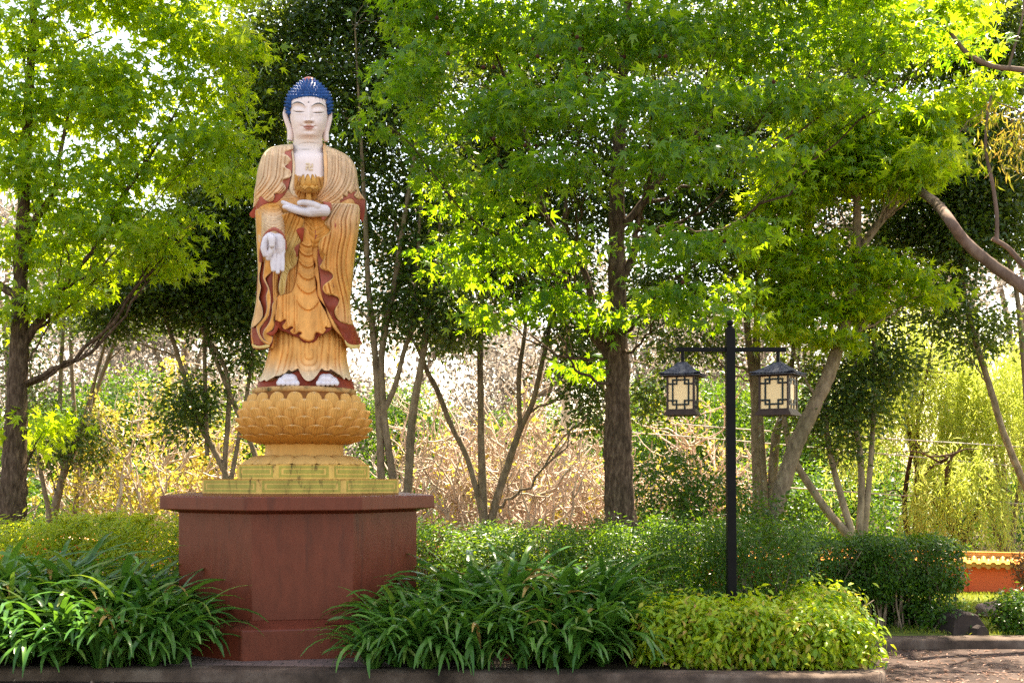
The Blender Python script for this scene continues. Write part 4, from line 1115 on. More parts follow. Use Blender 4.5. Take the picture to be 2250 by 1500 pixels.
for ri, (zc, nch, sz) in enumerate(((.125, 8, .024), (.094, 6, .024))):
    for c_ in range(nch):
        gx0 = pq[0] - .118 + c_ * .0275 + (0 if ri == 0 else .006 * c_)
        for _ in range(3): mb.add(*box((gx0 + rs.uniform(-.002, .002), pq[1] - .0025, zc + rs.uniform(-.010, .010)), (rs.uniform(.012, .021), .004, .0026)))
        for _ in range(2): mb.add(*box((gx0 + rs.uniform(-.007, .007), pq[1] - .0028, zc + rs.uniform(-.003, .003)), (.0026, .0045, rs.uniform(.014, .022))))
mb.build("lettering", M_txt, pl, smooth=False)

def rock(name, c, r3, seed, mat, label, sharp=False, rz=0.0):
    rg = np.random.default_rng(seed)
    st, sp = np.meshgrid(np.linspace(0, math.pi, 26), np.linspace(0, 2 * math.pi, 40, endpoint=False), indexing='ij')
    d = np.stack([np.sin(st) * np.cos(sp), np.sin(st) * np.sin(sp), np.cos(st)], -1).reshape(-1, 3)
    if sharp:
        r_ = np.full(len(d), 9.0)
        for nx_, k in (((1, .1, .05), .92), ((-1, -.1, .3), .9), ((0.1, -1, .12), .85), ((0, 1, 0), .9), ((.25, -.1, 1), .8), ((-.45, -.1, 1), .82), ((.9, -.5, .6), 1.02)):
            q = unit(np.array(nx_)); dp = d @ q
            r_ = np.where(dp > .05, np.minimum(r_, k / np.maximum(dp, .05)), r_)
        r_ = np.minimum(r_, 1.5)
    else:
        r_ = np.ones(len(d))
        for kk in range(26):
            q = unit(rg.normal(size=3)); f_ = rg.uniform(2, 5) * (1 + kk * .22); r_ = r_ + rg.uniform(-.30, .32) / f_ * np.sin(d @ q * f_ + rg.uniform(0, 6))
    V = d * r_[:, None] * np.array(r3)
    cr, sr = math.cos(rz), math.sin(rz)
    V = np.stack([V[:, 0] * cr - V[:, 1] * sr, V[:, 0] * sr + V[:, 1] * cr, V[:, 2]], 1)
    mb = MB(); mb.add(V + np.array(c), grid_faces(26, 40, False, True)[:, ::-1] if False else grid_faces(26, 40, False, True), 0)
    return tag(mb.build(name, mat, origin=(c[0], c[1], c[2] - r3[2] * .5), smooth=not sharp), label, "rock")
M_rockd = solid("dark basalt", (0.050, 0.036, 0.030), (0.030, 0.022, 0.020), 5, 0.85, 0.6, 30)
M_rockp = solid("pinkish boulder", (0.34, 0.235, 0.19), (0.20, 0.13, 0.105), 7, 0.85, 0.7, 25)
p = P(2124, 1390, 11.45); rock("dark_rock", (p[0], 11.6, .17), (.19, .17, .16), 4, M_rockd, "dark squared rock behind the kerb beside the clipped hedge", True, .2)
p = P(2152, 1398, 11.4); rock("dark_rock", (p[0], 11.48, .11), (.10, .10, .09), 8, M_rockd, "small dark block leaning on the squared rock by the kerb", True, .5)
p = P(2186, 1352, 12.9); rock("boulder", (p[0], 12.9, .14), (.19, .15, .11), 6, M_rockp, "pinkish grey rounded boulder lying on the lawn")

M_pole = solid("white pole", (0.62, 0.58, 0.54), (0.42, 0.40, 0.36), 5, 0.7, 0.2, 30, (1, 1, .3))
pp = P(1243, 1165, 19.0)
mb = MB(); mb.add(*tube(np.array([[pp[0], 19, 0.05], [pp[0], 19, 4.6]]), [.085, .07], 16)); tag(mb.build("utility_pole", M_pole, origin=(pp[0], 19, .05)), "thin white utility pole among the bare shrubs", "pole")
M_wire = solid("pale cable", (0.55, 0.50, 0.45), None, 5, 0.6)
for i, (ys, lab) in enumerate((((905, 940, 985), "topmost pale cable running right from the white pole"), ((941, 966, 1030), "middle pale cable running right from the white pole"), ((1042, 1062, 1110), "lowest pale cable running right from the white pole"))):
    q = smooth_path([P(1243, ys[0], 18.9), P(1600, ys[1], 18.5), P(2300, ys[2], 18.0)], 30)
    mb = MB(); mb.add(*tube(q, .009, 6)); tag(mb.build("cable", M_wire, origin=q[0]), lab, "cable", "cables strung behind the lamp post")

# ------------------------------------------------------------------ foliage tools
def star_leaf(curl=.16, skew=0.0):
    """Five-lobed maple-like leaf, 1 long, base at the origin, tip along +y, drooping at the lobes."""
    o = []
    for ang, r_ in ((200, .10), (168, .50), (150, .26), (128, .86), (112, .36), (90, 1.0), (68, .36), (52, .86), (30, .26), (12, .50), (-20, .10)):
        o.append((math.cos(R(ang)) * r_, .12 + math.sin(R(ang)) * r_ * .88))
    V = np.array([(0, .18, .03)] + [(x, y, -curl * (x * x * (1 + skew * x) + max(y - .2, 0) ** 2)) for x, y in o])
    F = np.array([(0, i + 1, i) for i in range(1, 11)] + [(0, 1, 11)])
    return V, F
def lance_leaf(w=.34, bend=.18):
    V = np.array([(0, 0, 0), (-w * .42, .35, .03), (0, .42, -.03), (w * .42, .35, .03), (-w * .30, .70, -bend * .3), (0, .74, -bend * .5), (w * .30, .70, -bend * .3), (0, 1, -bend)])
    F = [(0, 2, 1), (0, 3, 2), (1, 2, 5), (1, 5, 4), (2, 3, 6), (2, 6, 5), (4, 5, 7), (5, 6, 7)]
    return V, np.array(F)
def chip_leaf(w=.5):
    return np.array([(0, 0, 0), (w * .5, .45, .05), (0, 1, -.04), (-w * .5, .45, .05)]), np.array([(0, 1, 2, 3)])
LANCEW = lance_leaf(.50, .26)
STAR_CURLED, STAR_CUPPED = star_leaf(.55, .5), star_leaf(-.22, -.6)
STAR, LANCE, CHIP, NARROW = star_leaf(), lance_leaf(), chip_leaf(), chip_leaf(.17)

def scatter(mb, leaf, pos, nrm, tip, size, tint):
    """Set one leaf at each pos, facing nrm, pointing to tip."""
    TV, TF = leaf
    z = unit(nrm); y = unit(tip - z * (tip * z).sum(1, keepdims=True)); x = np.cross(y, z)
    L = TV[None, :, :] * np.asarray(size)[:, None, None]
    V = pos[:, None, :] + L[:, :, 0:1] * x[:, None, :] + L[:, :, 1:2] * y[:, None, :] + L[:, :, 2:3] * z[:, None, :]
    n, k = len(pos), len(TV)
    F = (TF[None] + (np.arange(n) * k)[:, None, None]).reshape(-1, TF.shape[1])
    mb.add(V.reshape(-1, 3), F, 0, tint=np.repeat(tint, k))

def rdir(n):
    return unit(rng.normal(size=(n, 3)))

def sprays(blobs, n, per, spread, flat_, inner=.35):
    """Spray centres drawn from ellipsoid blobs (centre, radii), and the leaves round each. Returns positions, outward directions, spray tint."""
    c = np.array([b[0] for b in blobs]); r_ = np.array([b[1] for b in blobs])
    wgt = (r_.prod(1)) ** .72; wgt /= wgt.sum()
    k = rng.choice(len(blobs), n, p=wgt)
    d = rdir(n); rad = rng.uniform(inner ** 3, 1, n) ** (1 / 3)
    sc = c[k] + d * rad[:, None] * r_[k]
    off = rng.normal(size=(n, per, 3)) * spread * np.array([1, 1, flat_])
    pos = (sc[:, None] + off).reshape(-1, 3)
    out = np.repeat(d, per, 0)
    tint = np.clip(np.repeat(rng.normal(.5, .16, n), per) + rng.normal(0, .13, n * per), 0, 1)
    return sc, pos, out, tint, off.reshape(-1, 3)

def pxblobs(rows, Y, dm=None):
    """Blobs traced on the photo: (px, py, rx, ry[, dY[, depth]]) at depth Y."""
    o = []
    for q in rows:
        px, py, rx, ry = q[:4]
        yy = Y + (q[4] if len(q) > 4 else 0)
        s = yy / FPX
        d_ = q[5] if len(q) > 5 else (dm or max(rx, ry) * s)
        o.append((P(px, py, yy), np.array([rx * s, d_, ry * s])))
    return o

def tiers(blobs, k=2, thin=.56):
    """Split each crown blob into flat layers of foliage with air between them."""
    o = []
    for c, r_ in blobs:
        for j in range(k):
            f = (j + .5) / k * 2 - 1
            o.append((c + np.array([rng.normal() * r_[0] * .25, rng.normal() * r_[1] * .25, f * r_[2] * .7 + rng.normal() * r_[2] * .28]), r_ * np.array([.82, .9, thin]) * rng.uniform(.8, 1.15)))
    return o

def trunk_path(pts, Y, n=None, k=1.0):
    """Traced trunk: (px, py, r_px[, dY])."""
    a = np.array([[*P(q[0], q[1], Y + (q[3] if len(q) > 3 else 0)), q[2] * k * Y / FPX] for q in pts])
    a = smooth_path(a, n or 7 * len(pts))
    return a[:, :3], np.maximum(a[:, 3], .003)

def limbs_to(mb, paths, blobs, r_scale=1.0, subs=4, bend=.25, sides=6):
    """Grow a limb from the nearest fitting trunk point to every blob, and side twigs inside it."""
    pts = np.concatenate([p for p, _ in paths]); rr = np.concatenate([r_ for _, r_ in paths])
    for c, rad in blobs:
        h = np.hypot(pts[:, 0] - c[0], pts[:, 1] - c[1])
        want = c[2] - .55 * h - .25
        cost = np.abs(pts[:, 2] - want + rng.normal() * .35) + .45 * h
        i = int(cost.argmin()); a = pts[i]
        L = np.linalg.norm(c - a)
        if L < .15 or (L > 1.6 and rng.uniform() < .5): continue
        mid = a * .5 + c * .5 + np.array([0, 0, -.10 * L]) + rng.normal(size=3) * .06 * L
        q = smooth_path([a, mid, c], 14)
        q[1:-1] += rng.normal(size=(12, 3)) * .012 * L
        r0 = min(rr[i] * .5, (.010 + .008 * L) * r_scale)
        mb.add(*tube(q, np.linspace(r0, r0 * .28, 14), sides), 0)
        for _ in range(subs):
            j = rng.integers(5, 14); d = rdir(1)[0]; e = c + d * rad * rng.uniform(.5, .95)
            m = q[j] * .55 + e * .45 + rng.normal(size=3) * .05 + np.array([0, 0, .04])
            t_ = smooth_path([q[j], m, e], 8)
            mb.add(*tube(t_, np.linspace(r0 * .35, r0 * .10, 8), 4, caps=False), 0)

def make_tree(name, label, cat, trunks, Y, blobs, leaf, mat, bark, n, per, spread, size, flat_=.5, up=.7, outw=.5, rnd=.45, droop=-.5, group=None, subs=4, r_scale=1.0, bend=0, inner=.35, sides=12, limb=True, base=None, thick=1.0, layered=False):
    paths = [trunk_path(t, Y, None, thick) for t in trunks]
    b0 = paths[0][0][0] if base is None else base
    root = empty(name, (b0[0], b0[1], .05), label, cat, group)
    mb = MB()
    for p, r_ in paths: mb.add(*tube(p, r_, sides, wob=.05), 0)
    if limb: limbs_to(mb, paths, blobs, r_scale, subs)
    mb.build("trunk", bark, root)
    sc, pos, out, tint, off = sprays(tiers(blobs) if layered else blobs, n, per, spread, flat_, inner)
    m = len(pos)
    hor = out * np.array([1, 1, .25]) + off / (spread + 1e-6) * .35
    nrm = np.array([0, 0, up]) + out * outw * .6 + rng.normal(size=(m, 3)) * rnd
    tip = hor + rng.normal(size=(m, 3)) * .4 + np.array([0, 0, droop])
    mb = MB()
    sz = rng.uniform(size[0], size[1], m)
    if leaf is STAR:
        pick = rng.integers(0, 4, m)
        for q, lf in ((0, STAR), (1, STAR), (2, STAR_CURLED), (3, STAR_CUPPED)):
            g = pick == q; scatter(mb, lf, pos[g], nrm[g], tip[g], sz[g], tint[g])
    else:
        scatter(mb, leaf, pos, nrm, tip, sz, tint)
    mb.build("crown", mat, root, smooth=False, attr="t")
    return root

# ------------------------------------------------------------------ leaf and bark materials
L_maple = leafmat("maple leaf", [(.018, .068, .011), (.036, .115, .014), (.072, .17, .02)], [(.20, .42, .01), (.40, .64, .014), (.72, .86, .04)], .50, .33, .34)
L_maple2 = leafmat("sunlit maple leaf", [(.035, .11, .010), (.07, .17, .012), (.13, .24, .02)], [(.40, .60, .012), (.62, .80, .02), (.88, .92, .06)], .55, .34, .34)  # bright copy of the maple leaf, sunlight put into its colours
L_dark = leafmat("glossy dark leaf", [(.020, .048, .013), (.038, .080, .018), (.078, .13, .026)], [(.07, .12, .01), (.17, .25, .014), (.42, .48, .03)], .36, .32, .35)
L_hedge = leafmat("hedge leaf", [(.016, .052, .006), (.035, .10, .009), (.08, .17, .015)], [(.06, .14, .008), (.15, .28, .012), (.30, .42, .02)], .4, .32, .28)
L_fern = leafmat("fresh nandina leaf", [(.03, .08, .014), (.06, .14, .018), (.14, .22, .02)], [(.10, .22, .01), (.22, .38, .015), (.42, .5, .02)], .45, .4, .4)
L_yel = leafmat("sunny nandina leaf", [(.10, .21, .016), (.25, .35, .022), (.46, .46, .05)], [(.34, .5, .014), (.6, .66, .025), (.85, .76, .08)], .5, .42, .4)
L_gold = leafmat("golden shrub leaf", [(.07, .18, .010), (.19, .32, .014), (.36, .44, .02), (.44, .25, .08)], [(.22, .42, .01), (.44, .62, .014), (.7, .74, .03), (.62, .34, .10)], .42, .42, .4)
L_bud = leafmat("yellow bud leaf", [(.22, .20, .03), (.36, .32, .05), (.5, .42, .08)], [(.5, .42, .04), (.7, .56, .06), (.85, .7, .12)], .5, .5, .3)
L_will = leafmat("willow leaf", [(.22, .29, .05), (.36, .42, .09), (.52, .54, .17)], [(.5, .6, .06), (.68, .74, .11), (.86, .87, .24)], .5, .5, .3)
L_gum = leafmat("far gum leaf", [(.17, .15, .11), (.26, .22, .17), (.38, .32, .27)], [(.26, .22, .17), (.38, .32, .26), (.5, .42, .37)], .4, .5, .3)
L_rust = leafmat("hanging gum leaf", [(.08, .12, .02), (.16, .16, .025), (.28, .16, .045)], [(.2, .26, .02), (.36, .3, .03), (.5, .28, .06)], .45, .4, .4)
L_strap = leafmat("strap leaf", [(.024, .082, .013), (.046, .135, .022), (.09, .20, .032), (.30, .20, .06)], [(.06, .18, .012), (.12, .30, .022), (.22, .42, .03), (.4, .26, .06)], .26, .28, .28)
L_grass = leafmat("lawn grass", [(.10, .16, .02), (.2, .26, .03), (.34, .34, .06)], [(.2, .3, .02), (.4, .45, .03), (.6, .5, .08)], .4, .6, .2)
L_brown = leafmat("rust hedge leaf", [(.10, .045, .02), (.16, .075, .035), (.12, .10, .03)], [(.2, .09, .03), (.3, .14, .05), (.3, .2, .06)], .35, .6, .3)
B_rough = barkmat("furrowed bark", (.026, .017, .012), (.085, .058, .042), (.19, .135, .10), 15, 4.2, 1.0)
B_mid = barkmat("grey brown bark", (.11, .083, .06), (.22, .168, .122), (.34, .27, .20), 8, 3.5, .6)
B_pale = barkmat("pale bark", (.16, .12, .085), (.28, .215, .155), (.40, .32, .24), 6, 2.5, .4)
B_gum = barkmat("smooth pink gum bark", (.09, .062, .052), (.17, .118, .10), (.26, .19, .165), 3.5, 1.6, .3)
B_red = barkmat("reddish shrub bark", (.34, .25, .21), (.58, .46, .40), (.78, .68, .61), 9, 3, .4)

# ------------------------------------------------------------------ the three star-leaved maples
T1B = [(60, 80, 150, 90), (230, 60, 120, 90), (370, 70, 110, 90), (500, 110, 85, 60), (40, 230, 90, 90), (160, 200, 100, 80), (290, 230, 110, 80), (430, 210, 100, 70), (520, 300, 45, 45), (70, 390, 100, 70), (210, 370, 100, 60), (330, 350, 80, 60), (440, 330, 80, 55), (510, 400, 55, 35), (150, 500, 120, 60), (300, 500, 110, 50), (370, 560, 75, 45), (400, 490, 45, 30), (230, 590, 90, 40), (40, 560, 60, 60), (130, 650, 60, 35), (120, 440, 70, 45), (260, 290, 70, 50), (330, 20, 60, 50), (100, 930, 30, 60, .2), (30, 690, 40, 40),
       (-120, 150, 130, 150), (-140, 430, 120, 120), (60, -120, 170, 110), (300, -110, 170, 100), (460, -60, 110, 70), (150, -270, 150, 90)]
r1 = make_tree("maple_tree", "sunlit yellow green star leaved maple with thick dark trunk left of the statue", "tree",
    [[(24, 1200, 34), (28, 1100, 29), (33, 1000, 26), (38, 880, 22), (42, 760, 19), (44, 650, 17), (48, 520, 14.5), (56, 380, 12), (64, 200, 10), (72, 60, 8), (78, -200, 6), (80, -420, 3)],
     [(42, 775, 10), (75, 720, 9), (110, 680, 8), (140, 630, 6), (175, 585, 5), (210, 545, 5), (235, 505, 5), (255, 455, 5), (305, 380, 4), (350, 310, 3), (390, 240, 2)],
     [(44, 640, 10), (20, 640, 9), (-30, 600, 8), (-90, 520, 5)], [(46, 560, 9), (80, 480, 8), (120, 420, 6), (130, 350, 5), (150, 250, 3)]],
    13.0, pxblobs(T1B, 13.0, .5), STAR, L_maple2, B_rough, 1650, 11, .16, (.065, .155), .35, layered=True, group="star leaved maples", up=.5, outw=1.0, rnd=.5, droop=-.7)

T2B = [(850, 185, 60, 32, -1), (850, 275, 60, 32, -1), (940, 340, 40, 40, -.6), (940, 140, 70, 60, -.5), (1000, 40, 110, 70), (1130, 50, 110, 80), (1280, 60, 110, 80, -1), (1430, 60, 110, 80, -1), (1570, 60, 110, 80, -.6), (1700, 60, 100, 70), (1850, 90, 100, 60), (1980, 90, 90, 55, -.3), (2080, 100, 60, 40, -.3),
       (960, 260, 70, 60), (1060, 270, 80, 70, -1), (1180, 200, 90, 80, -1.4), (1290, 230, 80, 70, -1.6), (1430, 220, 80, 70, -1.6), (1570, 220, 90, 70, -1.4), (1700, 220, 90, 60, -1), (1830, 210, 90, 50, -.5), (1950, 210, 80, 40, -.4),
       (985, 420, 60, 50), (1080, 420, 80, 60, -.8), (1200, 380, 70, 60, -1.3), (1290, 400, 60, 50, -1.4), (1460, 380, 80, 60, -1.6), (1590, 370, 80, 50, -1.4), (1700, 350, 70, 40, -1),
       (990, 570, 60, 45), (1080, 560, 80, 55, -.6), (1180, 540, 70, 50, -1), (1270, 560, 50, 50, -1), (1450, 530, 70, 60, -1.4), (1560, 540, 70, 50, -1.3), (1650, 500, 60, 40, -1), (1090, 690, 60, 35, -.5), (1210, 660, 50, 40, -.7), (1470, 640, 60, 45, -1.2), (1550, 680, 60, 45, -1.3), (1640, 640, 50, 40, -.8), (1340, 720, 40, 60, -.4), (1300, 830, 40, 50, .3),
       (1000, -130, 150, 120), (1250, -140, 170, 130), (1500, -140, 170, 130), (1740, -100, 150, 110), (1920, -60, 120, 90), (1100, -380, 170, 150), (1380, -400, 200, 170), (1650, -360, 180, 150), (1380, -650, 220, 150), (1180, -600, 130, 130), (1600, -600, 150, 130)]
r2 = make_tree("maple_tree", "large green star leaved maple with straight trunk between statue and lamp post", "tree",
    [[(1364, 1190, 38), (1361, 1100, 34), (1358, 1000, 32), (1357, 900, 28), (1357, 800, 26), (1356, 680, 21), (1355, 560, 19), (1355, 470, 17), (1358, 360, 15), (1365, 240, 12), (1372, 120, 10), (1380, 0, 9), (1390, -250, 6), (1395, -550, 3)],
     [(1357, 810, 13), (1330, 772, 10), (1308, 700, 8), (1289, 610, 7), (1258, 555, 6.5), (1226, 520, 6.5), (1200, 478, 6), (1180, 410, 5.5), (1165, 330, 5), (1130, 230, 4), (1090, 120, 2)],
     [(1358, 500, 10), (1385, 480, 9), (1412, 445, 8), (1440, 405, 7), (1500, 330, 6), (1580, 230, 4), (1640, 160, 3)],
     [(1330, 775, 8), (1270, 690, 7), (1240, 600, 6), (1235, 540, 5), (1245, 430, 4)], [(1365, 620, 9), (1392, 560, 9), (1398, 500, 6), (1420, 420, 4)]],
    12.9, pxblobs(T2B, 12.9), STAR, L_maple, B_rough, 3200, 11, .16, (.06, .16), .35, layered=True, group="star leaved maples", up=.5, outw=1.0, rnd=.5, droop=-.7)
# dangling seed balls of this maple
st, sp = np.meshgrid(np.linspace(0, math.pi, 7), np.linspace(0, 2 * math.pi, 9, endpoint=False), indexing='ij')
rr = .018 * (1 + .22 * ((np.arange(7)[:, None] + np.arange(9)[None]) % 2))
sv = np.stack([rr * np.sin(st) * np.cos(sp), rr * np.sin(st) * np.sin(sp), rr * np.cos(st)], -1).reshape(-1, 3)
M_seed = solid("brown seed ball", (.075, .028, .016), (.04, .016, .01), 60, .8, .5, 90)
mb = MB(); mb.add(sv, grid_faces(7, 9, False, True), 0)
mb.add(*tube(np.array([[0, 0, .016], [.004, 0, .07]]), .0018, 4, caps=False), 0)
seed0 = None
for px, py in ((1258, 75), (1268, 82), (1172, 88), (1274, 108), (1140, 145), (1062, 148), (1085, 148), (1181, 124), (1372, 125), (1293, 178), (1449, 124), (1462, 124), (1474, 268), (1479, 292), (1537, 305), (1154, 320), (1178, 320), (1085, 305), (1305, 335), (1315, 37), (1660, 345), (1632, 355), (1608, 195), (1560, 240), (1500, 350), (1592, 530), (985, 118), (960, 40), (1500, 620), (1700, 180)):
    p = P(px, py, 11.4 + rng.uniform(-.3, .5))
    if seed0 is None:
        seed0 = mb.build("seed_ball", M_seed, r2, origin=(0, 0, 0)); o = seed0
    else:
        o = seed0.copy(); COL.objects.link(o); o.parent = r2
    o.location = [float(a) for a in p - parent_origin(r2)]

T3B = [(1750, 330, 80, 50), (1870, 330, 80, 50), (2000, 320, 70, 35), (2080, 345, 50, 28), (1720, 440, 70, 50), (1830, 420, 70, 45), (1940, 400, 60, 35), (2100, 215, 70, 25), (2200, 195, 60, 22), (1760, 560, 70, 45), (1880, 590, 80, 35), (1970, 600, 70, 30), (2030, 640, 45, 25), (1800, 660, 70, 45), (1900, 660, 60, 35), (1700, 640, 60, 50), (1740, 730, 60, 40), (1830, 750, 50, 35), (2000, 270, 70, 40), (1860, 270, 80, 50), (1995, 395, 60, 32, -.6), (2045, 352, 60, 28, -.6), (1660, 560, 50, 50), (1960, 30, 120, 70), (2080, 40, 60, 60), (1850, -70, 110, 60)]
make_tree("maple_tree", "lighter star leaved maple tree behind the lamp post with a leaning smooth grey trunk", "tree",
    [[(1700, 1150, 26), (1722, 1060, 24), (1752, 970, 23), (1790, 890, 21), (1822, 820, 20), (1845, 750, 18), (1868, 660, 16), (1882, 560, 14), (1884, 430, 11), (1888, 300, 8), (1895, 100, 5), (1900, -100, 3)],
     [(1884, 560, 12), (1905, 525, 12), (1940, 480, 11), (1975, 432, 10), (2010, 360, 6), (2050, 280, 4)]],
    14.6, pxblobs(T3B, 14.6), STAR, L_maple2, B_mid, 1250, 11, .17, (.09, .165), .35, layered=True, group="star leaved maples", up=.5, outw=1.0, rnd=.5, droop=-.7, thick=.74)

# ------------------------------------------------------------------ dark small-leaved trees
DK = dict(leaf=CHIP, mat=L_dark, bark=B_mid, per=22, spread=.17, size=(.05, .10), flat_=.75, up=.45, outw=.5, rnd=.7, droop=-.35, group="dark small leaved trees", thick=.6)
make_tree("evergreen_tree", "dark evergreen tree of several stems right behind the statue on its right", "tree",
    [[(842, 1090, 15), (838, 1050, 14), (832, 900, 13), (825, 793, 12), (820, 735, 12), (810, 640, 11), (806, 560, 10), (800, 430, 8), (790, 250, 5), (780, 60, 3)],
     [(868, 1090, 15), (856, 1000, 14), (845, 930, 14), (840, 860, 13), (838, 790, 12), (850, 700, 12), (860, 660, 11), (873, 585, 10), (885, 500, 9), (905, 380, 7), (920, 250, 5), (925, 80, 3)],
     [(846, 897, 11), (868, 848, 10), (888, 771, 9), (903, 728, 9), (910, 663, 8), (917, 576, 7), (925, 450, 5), (940, 320, 3)],
     [(893, 1100, 17), (897, 1060, 16), (906, 920, 15), (922, 820, 13), (933, 760, 12), (945, 680, 9), (960, 560, 6), (970, 440, 3)]],
    14.2, pxblobs([(620, 60, 90, 90, .8), (740, 50, 90, 90, .6), (850, 60, 90, 90, .6), (760, 190, 90, 80, .5), (860, 260, 90, 90, .5), (620, 180, 70, 80, .8), (770, 330, 60, 80, .5), (860, 420, 80, 80, .5), (930, 180, 70, 80, .6), (900, 570, 70, 70, .3), (880, 660, 50, 50, .3), (960, 400, 60, 70, .4), (940, 520, 60, 70, .3), (960, 640, 55, 45), (930, 700, 55, 40), (1000, 700, 60, 40), (800, 520, 45, 60, .6), (860, -90, 130, 110, .6), (940, -280, 130, 140, .8), (835, 690, 25, 50), (760, -60, 90, 60, .7), (1040, -470, 140, 130, .8), (880, -500, 150, 140, .8)], 14.2), n=3700, **DK)  # unseen top clumps above the view added to shade the statue
make_tree("evergreen_tree", "dark evergreen tree of several slanting stems behind the statue on its left", "tree",
    [[(502, 1100, 13), (499, 1050, 12), (481, 1010, 11), (455, 960, 11), (436, 922, 10), (408, 837, 9), (385, 763, 8), (362, 695, 7), (340, 620, 6), (320, 520, 3)],
     [(498, 1090, 11), (494, 1018, 10), (503, 893, 9), (498, 820, 8), (475, 770, 8), (452, 740, 7), (430, 680, 6), (410, 600, 4)],
     [(570, 1090, 11), (560, 1000, 10), (522, 905, 9), (482, 808, 8), (453, 735, 7), (440, 640, 5), (430, 520, 3)],
     [(505, 1070, 9), (525, 960, 8), (545, 850, 7), (560, 720, 6), (575, 560, 4), (580, 380, 3)],
     [(455, 1000, 8), (452, 900, 8), (450, 760, 7), (458, 620, 5), (470, 480, 3)]],
    15.2, pxblobs([(290, 640, 80, 50), (390, 650, 80, 55), (470, 620, 80, 70), (530, 540, 60, 80), (545, 420, 55, 80), (460, 500, 80, 60), (570, 280, 60, 90, .3), (500, 700, 70, 35), (360, 540, 80, 60, .3), (450, 400, 70, 50, .3), (560, 660, 50, 60), (240, 700, 60, 30), (410, 910, 45, 45), (450, 860, 40, 30), (560, 160, 60, 70, .6), (540, 780, 40, 40)], 15.2), n=2200, **DK)
make_tree("evergreen_tree", "grey stemmed tree forking in a wide V between the pedestal and the tall maple", "tree",
    [[(1066, 1175, 20), (1063, 1140, 18), (1058, 1000, 14), (1056, 880, 12), (1055, 767, 11), (1058, 690, 9), (1062, 560, 7), (1070, 400, 3)],
     [(1060, 1130, 12), (1040, 1050, 11), (1023, 996, 11), (990, 931, 10), (963, 862, 10), (938, 814, 9), (920, 770, 7), (900, 735, 3)],
     [(1076, 1165, 16), (1090, 1100, 15), (1114, 1027, 14), (1144, 940, 12), (1170, 885, 10), (1190, 800, 9), (1202, 750, 8), (1218, 650, 6), (1230, 540, 3)],
     [(1143, 940, 9), (1140, 830, 9), (1152, 740, 7), (1160, 640, 5), (1165, 520, 3)]],
    15.4, pxblobs([(1050, 600, 80, 60), (1150, 620, 80, 60), (1000, 490, 70, 60, .4), (1120, 480, 80, 60, .4), (1240, 620, 60, 70), (1250, 720, 50, 50), (1280, 800, 45, 70, -.6), (1300, 900, 30, 50, -.6), (990, 730, 60, 35), (1180, 420, 90, 70, .5), (1040, 330, 90, 80, .6), (1280, 480, 70, 80, .4), (1160, 250, 120, 90, .8), (1060, 110, 120, 80, 1.0), (1270, 110, 120, 80, 1.0), (1330, 330, 90, 80, .8), (1100, 380, 90, 70, .8)], 15.4), n=2300, **DK)
make_tree("evergreen_tree", "dark tree with a cluster of upright pinkish trunks directly right of the lamp post", "tree",
    [[(1662, 1200, 20), (1664, 1100, 18), (1660, 960, 16), (1658, 860, 15), (1645, 750, 13), (1640, 640, 11), (1655, 500, 8), (1660, 300, 4)],
     [(1684, 1180, 17), (1676, 1050, 16), (1668, 900, 14), (1662, 780, 14), (1664, 680, 12), (1670, 560, 9), (1690, 400, 4)],
     [(1700, 1180, 19), (1698, 1060, 18), (1705, 960, 16), (1722, 900, 12), (1740, 800, 9), (1750, 680, 5)]],
    15.9, pxblobs([(1620, 560, 90, 70), (1520, 640, 80, 60), (1460, 760, 50, 60), (1560, 760, 60, 40), (1700, 520, 90, 70), (1800, 560, 80, 60), (1500, 480, 100, 80), (1640, 400, 120, 80), (1780, 800, 50, 50), (1420, 640, 60, 80), (1420, 420, 90, 90), (1800, 400, 100, 80), (1560, 250, 140, 90, .4), (1750, 230, 120, 90, .4), (1430, 880, 35, 50), (1450, 90, 120, 80, .9), (1640, 70, 120, 80, .9), (1830, 130, 110, 80, .9), (1520, 330, 100, 80, .8), (1860, 300, 100, 70, .9), (1950, 130, 90, 80, .9)], 15.9), n=2900, **DK)
DK2 = dict(DK); DK2.update(bark=B_pale)
make_tree("evergreen_tree", "slender pale tree of four stems fanning up from one base behind the clipped hedge", "tree",
    [[(1872, 1200, 20), (1860, 1172, 17), (1820, 1125, 15), (1785, 1075, 14), (1752, 1022, 13), (1730, 960, 11), (1722, 900, 9), (1718, 830, 4)],
     [(1878, 1200, 15), (1870, 1165, 14), (1848, 1090, 12), (1832, 1030, 11), (1820, 975, 10), (1815, 900, 7), (1810, 800, 3)],
     [(1886, 1200, 15), (1890, 1150, 14), (1893, 1050, 12), (1888, 980, 11), (1876, 910, 10), (1878, 800, 8), (1880, 700, 7), (1868, 620, 4), (1865, 540, 3)],
     [(1895, 1200, 14), (1903, 1130, 12), (1914, 1000, 10), (1920, 880, 9), (1921, 760, 8), (1918, 700, 6), (1895, 650, 4)]],
    15.3, pxblobs([(1840, 890, 45, 55), (1870, 830, 40, 50), (1945, 790, 50, 40), (1960, 840, 40, 30), (1900, 900, 40, 30), (1920, 700, 45, 45), (1780, 930, 30, 40), (1850, 980, 30, 25)], 15.3), n=330, **DK2)
